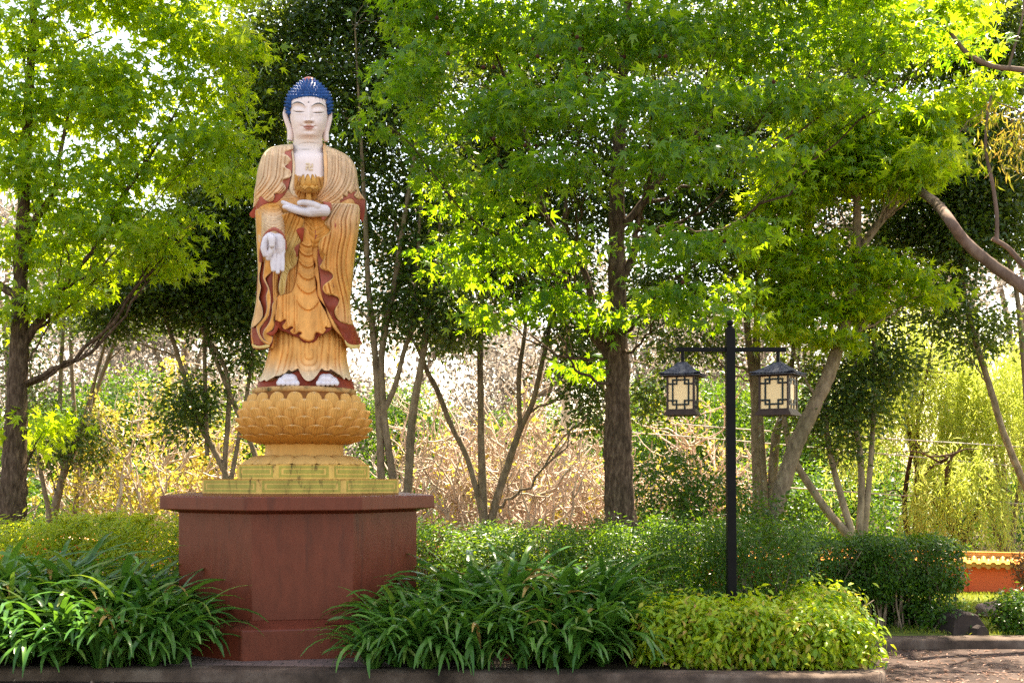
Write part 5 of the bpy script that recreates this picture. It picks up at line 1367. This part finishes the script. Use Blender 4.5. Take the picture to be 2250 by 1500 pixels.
make_tree("evergreen_tree", "tall dark tree at the upper right with a thin trunk leaning out of frame", "tree",
    [[(2330, 1250, 15), (2290, 1150, 14), (2245, 1050, 13), (2205, 950, 12), (2175, 850, 11.5), (2150, 770, 11), (2128, 690, 10), (2116, 620, 9), (2114, 540, 8), (2110, 440, 7), (2120, 300, 5), (2140, 100, 3)],
     [(2300, 1200, 12), (2265, 1000, 11), (2250, 800, 10), (2235, 650, 9), (2215, 560, 8), (2205, 420, 6), (2225, 250, 4)]],
    15.6, pxblobs([(2180, 50, 90, 70), (2080, 130, 60, 60, .4), (2200, 150, 70, 60, .4), (2060, 400, 60, 60, .3), (2140, 420, 70, 80), (2220, 400, 60, 90), (2110, 530, 60, 60), (2210, 520, 60, 50), (2060, 520, 60, 60, .4), (2090, 620, 40, 40), (2070, 690, 35, 50), (2180, 720, 45, 35), (2120, 760, 40, 20), (2170, 300, 80, 60, .4), (2080, 280, 60, 50, .6), (1980, 470, 60, 60, .6), (1950, 540, 60, 50, .6)], 15.6), n=2000, **DK)
DK3 = dict(DK); DK3.update(per=16, spread=.2)
for lab, tr, bl, yy, nn in (
    ("thin leaning trunk nearest the thick maple trunk, in the left strip of slender trees", [[(98, 1180, 10), (108, 1135, 10), (96, 1070, 8), (86, 1018, 7), (80, 970, 5), (72, 880, 4), (60, 740, 2)]], [(60, 880, 40, 60), (40, 740, 50, 60), (100, 1000, 30, 30)], 16.6, 120),
    ("stout crooked tree whose stem splits low down, left of the pedestal", [[(108, 1180, 17), (122, 1110, 15), (140, 1040, 13), (160, 990, 12), (175, 950, 8), (190, 900, 6), (205, 840, 3)], [(140, 1040, 9), (132, 970, 8), (133, 837, 7.5), (140, 706, 7), (150, 560, 4)]], [(180, 960, 55, 45), (130, 950, 40, 40), (210, 1000, 40, 30), (150, 640, 60, 50), (110, 570, 60, 60), (90, 980, 30, 30)], 17.2, 260),
    ("pair of slim parallel leaning stems between the maple and the yellow leaved shrubs", [[(165, 1150, 8), (188, 944, 7.5), (226, 820, 7), (267, 715, 6.5), (310, 600, 4)], [(160, 1140, 7), (182, 970, 6.5), (205, 850, 6), (245, 700, 5), (260, 620, 3)]], [(290, 620, 70, 50), (240, 610, 60, 40), (330, 690, 40, 40)], 18.0, 200),
    ("slim straight upright tree beside the leaning pair at left", [[(168, 1150, 8), (164, 922, 7.5), (158, 820, 7), (155, 700, 6), (160, 520, 3)]], [(170, 560, 60, 60), (140, 690, 40, 40)], 18.6, 120)):
    make_tree("slender_tree", lab, "tree", tr, yy, pxblobs(bl, yy), n=nn, **{**DK3, "group": "slender trees at the left"})

# ------------------------------------------------------------------ smooth gum whose limbs reach in from the right
root = empty("gum_tree", (*P(2480, 1300, 12.4)[:2], .05), "smooth pinkish gum tree whose bare limbs reach in from the right edge", "tree")
gp = [trunk_path(t, 12.4, None, .60) for t in (
    [(2500, 1440, 48), (2490, 1200, 44), (2470, 900, 38), (2460, 600, 32), (2450, 300, 26), (2440, 0, 20)],
    [(2470, 860, 30), (2400, 760, 26), (2330, 700, 24), (2250, 632, 22.5), (2180, 582, 21), (2120, 530, 20), (2085, 482, 19), (2056, 446, 18, .8), (2022, 420, 16, 1.6), (2000, 396, 13, 2.6)],
    [(2455, 330, 16), (2350, 200, 13), (2290, 162, 11), (2230, 152, 10), (2190, 148, 9), (2165, 140, 9.5), (2125, 118, 9), (2080, 62, 6), (2040, 20, 3)],
    [(2465, 700, 15), (2350, 630, 12), (2260, 590, 10), (2215, 545, 9), (2180, 524, 8)],
    [(2190, 530, 7.5), (2190, 470, 7), (2180, 400, 6.5), (2166, 330, 5.5), (2170, 250, 5), (2178, 210, 4)],
    [(2215, 150, 5), (2230, 100, 4), (2246, 40, 3), (2250, -20, 2)], [(2330, 190, 5), (2270, 250, 4), (2230, 240, 3), (2190, 225, 2)])]
mb = MB()
for p, r_ in gp: mb.add(*tube(p, r_, 14, wob=.025), 0)
mb.build("trunk", B_gum, root)
mb = MB()
bl = pxblobs([(2170, 260, 30, 35), (2220, 280, 40, 50), (2260, 260, 40, 60), (2250, 340, 40, 40), (2190, 340, 20, 40), (2300, 300, 60, 70)], 12.4)
sc, pos, out, tint, off = sprays(bl, 55, 11, .12, .8)
m_ = len(pos); scatter(mb, NARROW, pos, rng.normal(size=(m_, 3)) + out * .3, np.array([0, 0, -1.0]) + rng.normal(size=(m_, 3)) * .3, rng.uniform(.08, .15, m_), tint)
mb.build("crown", L_rust, root, smooth=False, attr="t")

# ------------------------------------------------------------------ bare shrubs with new yellow leaves
def bare_shrub(label, px, py, Y, h, w, nst, yellow, seed, lean=0.0):
    rg = np.random.default_rng(seed)
    b = P(px, py, Y); b[2] = .05
    root = empty("bare_shrub", b, label, "shrub", "half bare shrubs behind the pedestal and hedge")
    mb = MB(); tips = []
    def grow(p, d, L, r_, lv):
        n = 7; q = [p]; dd = d
        for _ in range(n - 1):
            dd = unit(dd + rg.normal(size=3) * .22 + np.array([0, 0, .07])); q.append(q[-1] + dd * L / (n - 1))
        q = np.array(q); mb.add(*tube(q, np.linspace(r_, r_ * .6, n), 6 if lv < 2 else 4, caps=False), 0)
        if lv >= 4 or r_ < .006: tips.append(q[-1]); return
        for _ in range(rg.integers(2, 4) if lv < 2 else 2):
            j = rg.integers(2, n); nd = unit(dd + rg.normal(size=3) * np.array([.85, .85, .6]) + np.array([0, 0, .1]))
            grow(q[j], nd, L * rg.uniform(.55, .85), r_ * rg.uniform(.60, .82), lv + 1)
        tips.append(q[-1])
    for k in range(nst):
        a = rg.uniform(0, 2 * math.pi); t_ = rg.uniform(.15, w)
        grow(b + np.array([math.cos(a), math.sin(a), 0]) * .08, unit(np.array([math.cos(a) * t_ + lean, math.sin(a) * t_, 1.0])), h * rg.uniform(.35, .55), rg.uniform(.026, .048), 0)
    mb.build("stems", B_red, root)
    tips = np.array(tips)
    yellow = int(yellow * .7)
    if yellow:
        k = rg.choice(len(tips), yellow); m = yellow * 7
        pos = np.repeat(tips[k], 7, 0) + rg.normal(size=(m, 3)) * .07
        mb = MB(); scatter(mb, CHIP, pos, np.array([0, 0, .6]) + rg.normal(size=(m, 3)) * .7, rg.normal(size=(m, 3)) + np.array([0, 0, -.2]), rg.uniform(.05, .10, m), np.clip(rg.normal(.5, .25, m), 0, 1))
        mb.build("new_leaves", L_bud, root, smooth=False, attr="t")
    return root
for i, a in enumerate((
    ("yellow leaved half bare shrub nearest the thick maple trunk at left", 235, 1140, 18.5, 2.9, .55, 6, 420),
    ("tall yellow leaved half bare shrub with one pale upright stem left of the pedestal", 300, 1150, 17.2, 3.0, .45, 7, 460),
    ("yellow leaved half bare shrub touching the left end of the pedestal cap", 395, 1150, 18.4, 2.8, .6, 7, 420),
    ("half bare shrub showing behind the left side of the lotus throne", 500, 1150, 18.8, 2.8, .6, 6, 190),
    ("half bare shrub directly behind the lotus throne", 655, 1150, 19.2, 2.7, .6, 6, 90),
    ("half bare shrub just past the right end of the pedestal cap", 935, 1160, 17.6, 2.9, .6, 9, 70),
    ("half bare shrub with low spreading red stems behind the V shaped tree", 1010, 1160, 18.2, 2.9, .7, 10, 80),
    ("dense half bare shrub between the V shaped tree and the white pole", 1140, 1160, 18.8, 3.1, .7, 11, 80),
    ("red stemmed half bare shrub standing left of the white pole", 1178, 1165, 17.0, 2.7, .6, 9, 55),
    ("half bare shrub with a thick slanting stem around the white pole", 1225, 1165, 20.0, 3.0, .7, 10, 60),
    ("half bare shrub hidden partly by the tall maple trunk", 1330, 1165, 18.6, 2.7, .8, 7, 90),
    ("half bare shrub seen below the left lantern", 1480, 1165, 18.8, 2.6, .7, 6, 60),
    ("half bare shrub seen between the two lanterns", 1590, 1165, 19.6, 2.8, .6, 7, 120))):
    bare_shrub(*a, seed=100 + i)

# ------------------------------------------------------------------ willows, far gums, undergrowth
def willow(label, px, py, Y, h, w, n, seed, stems):
    rg = np.random.default_rng(seed)
    b = P(px, py, Y); b[2] = .05
    root = empty("willow_tree", b, label, "tree", "weeping willows at the right")
    mb = MB(); arch = []
    for k in range(stems):
        a = rg.uniform(0, 2 * math.pi); e = b + np.array([math.cos(a) * w * .55, math.sin(a) * w * .4, h * rg.uniform(.65, .95)])
        q = smooth_path([b, b + np.array([math.cos(a) * .1, 0, h * .25]) + rg.normal(size=3) * .08, b * .4 + e * .6 + rg.normal(size=3) * .2 + np.array([0, 0, .1 * h]), e], 16)
        mb.add(*tube(q, np.linspace(.055, .012, 16), 8), 0)
        for _ in range(5):
            j = rg.integers(5, 16); e2 = q[j] + rg.normal(size=3) * np.array([.5, .4, .25]) + np.array([0, 0, .15])
            q2 = smooth_path([q[j], (q[j] + e2) / 2 + rg.normal(size=3) * .08, e2], 8); mb.add(*tube(q2, np.linspace(.018, .005, 8), 5, caps=False), 0)
    mb.build("trunk", B_rough if seed % 2 else B_mid, root)
    a = rg.uniform(0, 2 * math.pi, n); rr = np.sqrt(rg.uniform(0, 1, n))
    top = np.stack([b[0] + np.cos(a) * rr * w, b[1] + np.sin(a) * rr * w * .7, h * np.sqrt(np.maximum(1 - .55 * rr ** 2, 0)) * rg.uniform(.75, 1.0, n)], 1)
    L = np.minimum(rg.uniform(.5, 1.7, n), top[:, 2] - .1)
    K = 26; s = np.linspace(0, 1, K)
    sw = rg.normal(size=(n, 1, 3)) * np.array([.10, .10, 0])
    outd = np.stack([np.cos(a), np.sin(a), 0 * a], 1)[:, None] * .16 * rr[:, None, None]
    pos = top[:, None] + np.stack([0 * s, 0 * s, -s], 1)[None] * L[:, None, None] + sw * s[None, :, None] + outd * np.sin(s * 1.6)[None, :, None]
    pos = (pos + rg.normal(size=pos.shape) * .012).reshape(-1, 3); m = len(pos)
    mb = MB(); tint = np.clip(np.repeat(rg.normal(.5, .2, n), K) + rg.normal(0, .1, m), 0, 1)
    scatter(mb, NARROW, pos, rg.normal(size=(m, 3)), np.array([0, 0, -1.0]) + rg.normal(size=(m, 3)) * .45, rg.uniform(.09, .16, m), tint)
    mb.build("crown", L_will, root, smooth=False, attr="t")
willow("weeping yellow green willow filling the gap right of the lamp post", 2010, 1180, 19.5, 4.7, 1.3, 600, 21, 5)
willow("weeping yellow green willow at the right edge behind the orange wall", 2215, 1180, 19.0, 4.1, 1.25, 520, 22, 5)
willow("small weeping willow with a forked bare trunk over the clipped hedge", 2105, 1190, 18.0, 2.3, .8, 200, 23, 4)

def far_gum(label, px, Y, h, w, n, seed, mat=L_gum):
    rg = np.random.default_rng(seed)
    b = P(px, 1100, Y); b[2] = 0
    root = empty("distant_gum", b, label, "tree", "distant gum trees")
    mb = MB(); bl = []
    for k in range(3):
        e = b + np.array([rg.normal() * w * .5, rg.normal() * w * .4, h * rg.uniform(.7, .95)])
        q = smooth_path([b, b * .6 + e * .4 + rg.normal(size=3) * .3, e], 14); mb.add(*tube(q, np.linspace(.20, .05, 14), 7), 0)
        for _ in range(6):
            j = rg.integers(4, 14); e2 = q[j] + rg.normal(size=3) * np.array([w * .45, w * .4, h * .10]) + np.array([0, 0, h * .06])
            q2 = smooth_path([q[j], (q[j] + e2) / 2 + rg.normal(size=3) * .2, e2], 7); mb.add(*tube(q2, np.linspace(.06, .02, 7), 5, caps=False), 0)
            bl.append((e2, np.array([w * .33, w * .33, h * .10])))
    mb.build("trunk", B_pale, root)
    global rng
    keep, rng = rng, rg
    sc, pos, out, tint, off = sprays(bl, n * 2, 16, .5, .6, .1)
    rng = keep
    m = len(pos); mb = MB()
    scatter(mb, CHIP, pos, rg.normal(size=(m, 3)), np.array([0, 0, -.8]) + rg.normal(size=(m, 3)) * .7, rg.uniform(.12, .26, m), tint)
    mb.build("crown", mat, root, smooth=False, attr="t")
for i, (lab, px, Y, h, w, n, mt) in enumerate((
    ("hazy tan gum tree far off behind the thick maple trunk at left", 40, 40, 12, 5.5, 420, L_gum),
    ("hazy tan gum tree far off left of the slender stems", 270, 44, 9.5, 6, 460, L_gum),
    ("far gum tree behind the yellow leaved shrubs left of the statue", 430, 38, 8.5, 5.5, 420, L_gum),
    ("far gum tree showing behind the statue's robe", 640, 46, 12, 6, 420, L_gum),
    ("far gum tree between the statue and the V shaped tree", 880, 42, 9, 6, 420, L_gum),
    ("far gum tree behind the dense bare shrubs in the middle", 1120, 44, 8, 6, 460, L_gum),
    ("far gum tree behind the white pole", 1290, 40, 8, 5, 380, L_gum),
    ("far gum tree behind the left lantern", 1500, 42, 10, 6, 420, L_gum),
    ("far gum tree behind the right lantern", 1740, 40, 10, 6, 420, L_gum),
    ("tall thin crowned gum tree far off above the willows", 2080, 46, 14, 5, 240, L_gum),
    ("tall pinkish gum tree far off at the right edge", 2230, 44, 15, 5, 260, L_gum))):
    far_gum(lab, px, Y, h, w, n, 300 + i, mt)

def bush_mass(mb, boxes, n, leaf, size, square=.85, up=.5, outw=.8, rnd=.55, droop=-.3, clump=6, spread=.05, shell=.75):
    """Leaves over the skin of rounded boxes (centre, half sizes): dense outside, thin inside."""
    vol = np.array([b[1][0] * b[1][2] + b[1][0] * b[1][1] for b in boxes]); vol = vol / vol.sum()
    k = rng.choice(len(boxes), n, p=vol)
    c = np.array([b[0] for b in boxes])[k]; h = np.array([b[1] for b in boxes])[k]
    d = rdir(n)
    q = np.sign(d) * np.abs(d) ** .62; q = q / np.abs(q).max(1, keepdims=True) ** square
    f = np.where(rng.uniform(size=n) < shell, rng.uniform(.9, 1.04, n), rng.uniform(.35, .95, n))
    lump = 1 + .06 * np.sin(c[:, 0] * 3 + d[:, 0] * 7) + .05 * np.sin(d[:, 2] * 9 + d[:, 1] * 5)
    ctr = c + q * h * (f * lump)[:, None]
    pos = (ctr[:, None] + rng.normal(size=(n, clump, 3)) * spread).reshape(-1, 3)
    out = np.repeat(d, clump, 0); m = len(pos)
    nrm = out * outw + np.array([0, 0, up]) + rng.normal(size=(m, 3)) * rnd
    tip = out * .5 + rng.normal(size=(m, 3)) * .6 + np.array([0, 0, droop])
    tint = np.clip(np.repeat(rng.normal(.48, .17, n), clump) + rng.normal(0, .12, m), 0, 1)
    ok = pos[:, 2] > .07
    scatter(mb, leaf, pos[ok], nrm[ok], tip[ok], rng.uniform(size[0], size[1], m)[ok], tint[ok])

def pbox(px0, px1, py0, py1, Y, dy, z0=None):
    """Box seen between two pixel corners at depth Y, dy deep (half)."""
    a, b = P(px0, py0, Y), P(px1, py1, Y)
    zb = b[2] if z0 is None else z0
    return (np.array([(a[0] + b[0]) / 2, Y + dy, (a[2] + zb) / 2]), np.array([abs(b[0] - a[0]) / 2, dy, (a[2] - zb) / 2]))

def hedge(name, label, boxes, n, leaf, size, mat, group=None, stems=40, stem_mat=None, cat="hedge", **kw):
    c = boxes[0][0]
    root = empty(name, (c[0], c[1], .06), label, cat, group)
    mb = MB()
    for _ in range(stems):
        b = boxes[rng.integers(len(boxes))]
        x, y = b[0][0] + rng.uniform(-.85, .85) * b[1][0], b[0][1] + rng.uniform(-.8, .8) * b[1][1]
        top = np.array([x + rng.normal() * .12, y + rng.normal() * .1, b[0][2] + b[1][2] * rng.uniform(.2, .85)])
        q = smooth_path([(x, y, .06), (x + rng.normal() * .06, y, .06 + (top[2] - .06) * .5), top], 7)
        mb.add(*tube(q, np.linspace(.012, .004, 7), 5, caps=False), 0)
    mb.build("stems", stem_mat or B_mid, root)
    mb = MB(); bush_mass(mb, boxes, n, leaf, size, **kw)
    mb.build("leaves", mat, root, smooth=False, attr="t")
    return root

hedge("nandina_hedge", "sunlit yellow green feathery hedge running left from the red pedestal", [pbox(-60, 110, 1165, 1400, 11.9, .5, .1), pbox(90, 250, 1150, 1400, 12.0, .5, .1), pbox(230, 420, 1158, 1400, 11.8, .5, .1)], 4200, LANCE, (.045, .085), L_yel, group=None, spread=.06, clump=6)
hedge("clipped_hedge", "low dark clipped hedge touching the right side of the red pedestal", [pbox(905, 1090, 1166, 1240, 12.1, .35, .32)], 1100, CHIP, (.03, .05), L_hedge, stems=70, up=.6)
hedge("nandina_shrub", "soft fresh green nandina shrub behind the strap leaves in the middle", [pbox(985, 1130, 1200, 1330, 11.6, .35, .1), pbox(1100, 1260, 1180, 1330, 11.5, .4, .1), pbox(1230, 1390, 1195, 1330, 11.6, .35, .1)], 2700, LANCE, (.045, .08), L_fern, up=.8, spread=.07, cat="shrub")
hedge("low_shrub", "dull green low shrub row between the tall maple trunk and the bare shrubs", [pbox(1060, 1330, 1168, 1240, 13.6, .35, .1), pbox(1300, 1460, 1150, 1240, 13.4, .4, .1)], 1900, CHIP, (.03, .06), L_fern, cat="shrub")
hedge("bushy_shrub", "large loose dark green shrub surrounding the lamp post", [pbox(1330, 1480, 1175, 1380, 11.0, .5, .1), pbox(1450, 1620, 1160, 1380, 10.85, .55, .1), pbox(1600, 1790, 1165, 1370, 10.8, .55, .1)], 4800, LANCE, (.035, .065), L_hedge, spread=.06, cat="shrub", up=.6)
hedge("bushy_shrub", "mid green shrub rising behind the lamp post between the maple trunk and the trunk cluster", [pbox(1400, 1540, 1010, 1200, 14.2, .5, .1), pbox(1510, 1660, 1060, 1200, 14.0, .5, .1), pbox(1640, 1780, 1120, 1220, 13.4, .4, .1)], 2300, CHIP, (.045, .08), L_hedge, cat="shrub", spread=.10, shell=.6)
hedge("clipped_hedge", "rounded glossy clipped hedge with bare stems below beside the road", [pbox(1775, 1960, 1196, 1330, 11.75, .45, .36), pbox(1930, 2125, 1192, 1290, 11.7, .45, .48), pbox(1850, 2060, 1250, 1400, 11.95, .35, .10)], 6200, CHIP, (.03, .052), L_hedge, stems=130, up=.6, spread=.035, shell=.85)
hedge("edge_shrub", "small glossy shrub at the right edge above the kerb", [pbox(2222, 2330, 1318, 1410, 11.5, .2, .1)], 600, CHIP, (.035, .06), L_hedge, cat="shrub", up=.6)
hedge("rust_topiary", "rust brown clipped shrub overhanging the wall at the right edge", [pbox(2268, 2370, 1228, 1282, 13.2, .22)], 700, CHIP, (.025, .045), L_brown, cat="shrub", stems=14)
hedge("weedy_shrub", "thin leafy shrub sprouting between the clipped hedge and the dark rock", [pbox(2030, 2120, 1330, 1400, 11.6, .22, .1)], 260, CHIP, (.035, .065), L_hedge, cat="shrub", stems=26, shell=.4, spread=.08)
hedge("golden_shrub", "low golden yellow leafy shrub with orange tips in front of the lamp post", [pbox(1405, 1560, 1335, 1500, 9.55, .34, .10), pbox(1530, 1720, 1338, 1500, 9.45, .42, .10), pbox(1690, 1860, 1350, 1500, 9.4, .42, .10), pbox(1780, 1928, 1366, 1500, 9.4, .42, .10)], 3300, LANCEW, (.05, .088), L_gold, cat="shrub", up=.75, outw=.7, spread=.055, droop=-.65, clump=5, square=.2)
hedge("golden_shrub", "small golden shrub tuft rising at the back beside the clipped hedge", [pbox(1760, 1890, 1310, 1420, 10.35, .3, .1)], 700, LANCEW, (.05, .085), L_gold, cat="shrub", up=.75, spread=.055, droop=-.6, clump=5)
# undergrowth far behind: nobody could count it
mb = MB()
bx = [pbox(x, x + 190, 1062 + 42 * math.sin(x * .7), 1180, 24 + 2 * math.sin(x), .8, .05) for x in range(-900, 3200, 150)]
bush_mass(mb, bx, 17000, CHIP, (.06, .12), spread=.16, shell=.6)
tag(mb.build("undergrowth", L_hedge, smooth=False, attr="t", origin=(0, 24, 0)), "green undergrowth massed behind the bare shrubs", "undergrowth", kind="stuff")
mb = MB()
bx = [pbox(x, x + 320, 870 + 90 * math.sin(x * .011), 1110, 50 + 4 * math.sin(x), 2.5, .0) for x in range(-2000, 4300, 240)]
bush_mass(mb, bx, 14000, CHIP, (.08, .17), spread=.5, shell=.6)
tag(mb.build("distant_woods", L_gum, smooth=False, attr="t", origin=(0, 50, 0)), "hazy tan wood far behind the garden", "woods", kind="stuff")

for i, (lab, px, top, Y, w, n) in enumerate((
    ("dark rounded tree far behind the slender stems at left", 120, 900, 30, 1.5, 520),
    ("dark rounded tree far behind the yellow leaved shrubs", 345, 860, 31, 1.7, 620),
    ("dark rounded tree far behind the lotus throne", 560, 900, 32, 1.6, 520),
    ("dark rounded tree far behind the gap right of the pedestal", 900, 880, 31, 1.3, 420),
    ("dark rounded tree far behind the V shaped tree's right arm", 1190, 930, 30, 1.5, 460),
    ("dark rounded tree far behind the left lantern", 1460, 860, 31, 1.6, 560),
    ("dark rounded tree far behind the right lantern", 1720, 850, 32, 1.8, 620),
    ("dark rounded tree far behind the fan of pale stems", 1880, 960, 31, 1.3, 420))):
    b_ = P(px, 1100, Y); b_[2] = 0; t_ = P(px, top, Y)
    root = empty("background_tree", b_, lab, "tree", "dark rounded trees behind the bare shrubs")
    w *= 1.3; n = int(n * 1.6); hh = t_[2] + .45; bl = [(np.array([b_[0] + rng.normal() * w * .4, Y + rng.normal() * .5, hh * f]), np.array([w * .75, w * .7, hh * .2])) for f in (.3, .45, .6, .72, .82)]
    mb = MB(); q = smooth_path([b_, b_ + np.array([rng.normal() * .2, 0, hh * .5]), b_ + np.array([rng.normal() * .3, 0, hh * .9])], 12); mb.add(*tube(q, np.linspace(.14, .03, 12), 8), 0)
    limbs_to(mb, [(q, np.linspace(.14, .03, 12))], bl, 1.5, 3)
    mb.build("trunk", B_mid, root)
    sc, pos, out, tint, off = sprays(bl, n, 16, .24, .7, .2); m_ = len(pos); mb = MB()
    scatter(mb, CHIP, pos, out * .5 + rng.normal(size=(m_, 3)) * .7 + np.array([0, 0, .4]), rng.normal(size=(m_, 3)) + np.array([0, 0, -.4]), rng.uniform(.07, .14, m_), tint)
    mb.build("crown", L_hedge, root, smooth=False, attr="t")

# fern fronds that stand above the left hedge
def frond_tuft(label, px, py, Y, n, L, mat, seed):
    rg = np.random.default_rng(seed); b = P(px, py, Y)
    mb = MB(); st_ = MB()
    for k in range(n):
        a = rg.uniform(0, 2 * math.pi); l_ = L * rg.uniform(.7, 1.1)
        d = np.array([math.cos(a), math.sin(a), 0.])
        s = np.linspace(0, 1, 13)
        q = b + d * (s * l_ * .55)[:, None] + np.array([0, 0, 1.]) * (l_ * (s - .55 * s ** 2.4))[:, None]
        st_.add(*tube(q, np.linspace(.005, .002, 13), 4, caps=False), 0, tint=.4)
        sd = np.cross(d, [0, 0, 1.])
        i = np.repeat(np.arange(3, 13), 2); sg = np.tile([1, -1], 10)
        pos = q[i]; tip = sd * sg[:, None] + d * .35 + np.array([0, 0, .15])
        scatter(mb, LANCE, pos, np.array([0, 0, 1.]) + d * -.5 + rg.normal(size=(20, 3)) * .15, tip, l_ * .26 * (1.15 - .07 * (i - 3)), np.clip(rg.normal(.75, .12, 20), 0, 1))
    root = empty("fern", b, label, "fern", "fern fronds above the left hedge")
    st_.build("stalks", mat, root, attr="t"); mb.build("fronds", mat, root, smooth=False, attr="t")
frond_tuft("pale gold fern standing above the hedge, nearest the thick maple trunk", 165, 1165, 12.2, 8, .30, L_yel, 51)
frond_tuft("pale gold fern standing above the hedge at its middle", 235, 1160, 12.3, 10, .34, L_yel, 52)
frond_tuft("pale gold fern standing above the hedge, nearest the red pedestal", 315, 1160, 12.2, 8, .30, L_yel, 53)

# ------------------------------------------------------------------ strap-leaved plants, each one a plant of its own
def strap_mesh(seed, n, L):
    rg = np.random.default_rng(seed); mb = MB()
    for k in range(n):
        a = 2 * math.pi * k / n * 2.618 + rg.normal() * .2
        l_ = L * rg.uniform(.65, 1.1); w = rg.uniform(.014, .022)
        el0 = rg.uniform(.85, 1.5); dr = rg.uniform(1.3, 2.7)
        s = np.linspace(0, 1, 11); el = el0 - dr * s ** 1.6
        ds = l_ / 10
        r_ = np.concatenate([[0], np.cumsum(np.cos(el[:-1]) * ds)]) + .02; z = np.concatenate([[0], np.cumsum(np.sin(el[:-1]) * ds)])
        d = np.array([math.cos(a), math.sin(a), 0]); sd = np.array([-d[1], d[0], 0])
        sd = unit(sd + np.array([0, 0, rg.normal() * .25]))
        ctr = d * r_[:, None] + np.array([0, 0, 1.]) * z[:, None] + sd * (rg.normal() * .05 * s ** 2)[:, None]
        nr = np.stack([-np.sin(el) * d[0], -np.sin(el) * d[1], np.cos(el)], 1)
        wd = w * np.minimum(1, .55 + 1.2 * s) * np.sqrt(np.maximum(1 - np.maximum((s - .62) / .385, 0) ** 2.2, 0.004))
        V = np.stack([ctr - sd * wd[:, None] + nr * (wd * .28)[:, None], ctr, ctr + sd * wd[:, None] + nr * (wd * .28)[:, None]], 1).reshape(-1, 3)
        mb.add(V, grid_faces(11, 3), 0, tint=(1.0 if rg.uniform() < .015 else float(np.clip(rg.normal(.36, .18), 0, .68)) + .10 * np.repeat(s, 3) ** 3))
    return mb
protos = []
def strap_plants(spots, label, group, seed0):
    rg = np.random.default_rng(seed0)
    for x, y, sc_ in spots:
        k = rg.integers(4)
        if len(protos) <= k or protos[k] is None:
            while len(protos) <= k: protos.append(None)
            o = strap_mesh(70 + k, 46, .80).build("strap_plant", L_strap, origin=(0, 0, 0), attr="t"); protos[k] = o
        else:
            o = protos[k].copy(); COL.objects.link(o)
        o.location = (float(x), float(y), .06); o.rotation_euler = (0, 0, float(rg.uniform(0, 6.28))); o.scale = (float(sc_),) * 3
        tag(o, label, "plant", group)
rg = np.random.default_rng(4)
def spots(x0, x1, y0, y1, dx, dy, fn):
    o = []
    for j, y in enumerate(np.arange(y0, y1, dy)):
        for x in np.arange(x0 + (j % 2) * dx / 2, x1, dx):
            xx, yy = x + rg.normal() * .05, y + rg.normal() * .04
            s = fn(xx, yy)
            if s: o.append((xx, yy, s * rg.uniform(.92, 1.1)))
    return o
strap_plants(spots(-4.75, -2.62, 9.50, 10.95, .27, .22, lambda x, y: 0 if ((-2 - x) + (11.17 - y)) * .707 < 1.36 or x > -2.74 else (1.06 + .46 * (y - 9.6))), "dark strap leaved plant in the bed left of the red pedestal", "strap leaved plants left of the pedestal", 1)
strap_plants(spots(-1.06, .90, 9.40, 10.75, .27, .22, lambda x, y: 0 if ((x + 2) + (11.17 - y)) * .707 < 1.36 or (x > .75 and y < 9.55) else (.96 + .45 * (y - 9.5))), "dark strap leaved plant in the bed between the red pedestal and the golden shrub", "strap leaved plants right of the pedestal", 2)

# ------------------------------------------------------------------ grass and fallen leaves
n = 22000
x = rng.uniform(3.0, 9, n); y = rng.uniform(11.4, 15.5, n); z = lawn_z(x, y)
mb = MB(); a = rng.uniform(0, 2 * math.pi, n)
scatter(mb, NARROW, np.stack([x, y, z], 1), np.stack([np.cos(a), np.sin(a), 0 * a + .15], 1), np.array([0, 0, 1.]) + rng.normal(size=(n, 3)) * .35, rng.uniform(.025, .06, n), np.clip(rng.normal(.5, .25, n), 0, 1))
tag(mb.build("grass", L_grass, smooth=False, attr="t", origin=(4, 12, 0)), "short sunlit grass in front of the orange wall", "grass", kind="stuff")
L_lit = leafmat("fallen leaf", [(.16, .075, .05), (.30, .17, .12), (.42, .30, .24)], [(.1, .05, .03), (.2, .1, .05), (.3, .2, .1)], .15, .7, .2)
n = 2600
x = np.concatenate([rng.uniform(2.9, 6.5, n - 500), rng.uniform(-4.5, 3, 500)]); y = np.concatenate([rng.uniform(8.6, 11.06, n - 500), rng.uniform(8.4, 9.3, 500)])
ok = np.array([(xx < 3.0) or (yy < 11.0) for xx, yy in zip(x, y)])
x, y = x[ok], y[ok]; n = len(x)
mb = MB()
scatter(mb, chip_leaf(.28), np.stack([x, y, np.full(n, .006)], 1), np.array([0, 0, 1.]) + rng.normal(size=(n, 3)) * .18, rng.normal(size=(n, 3)) * np.array([1, 1, .1]), rng.uniform(.02, .075, n), np.clip(rng.normal(.5, .3, n), 0, 1))
tag(mb.build("leaf_litter", L_lit, smooth=False, attr="t", origin=(4, 10, 0)), "dry pinkish leaves scattered over the asphalt", "leaf litter", kind="stuff")
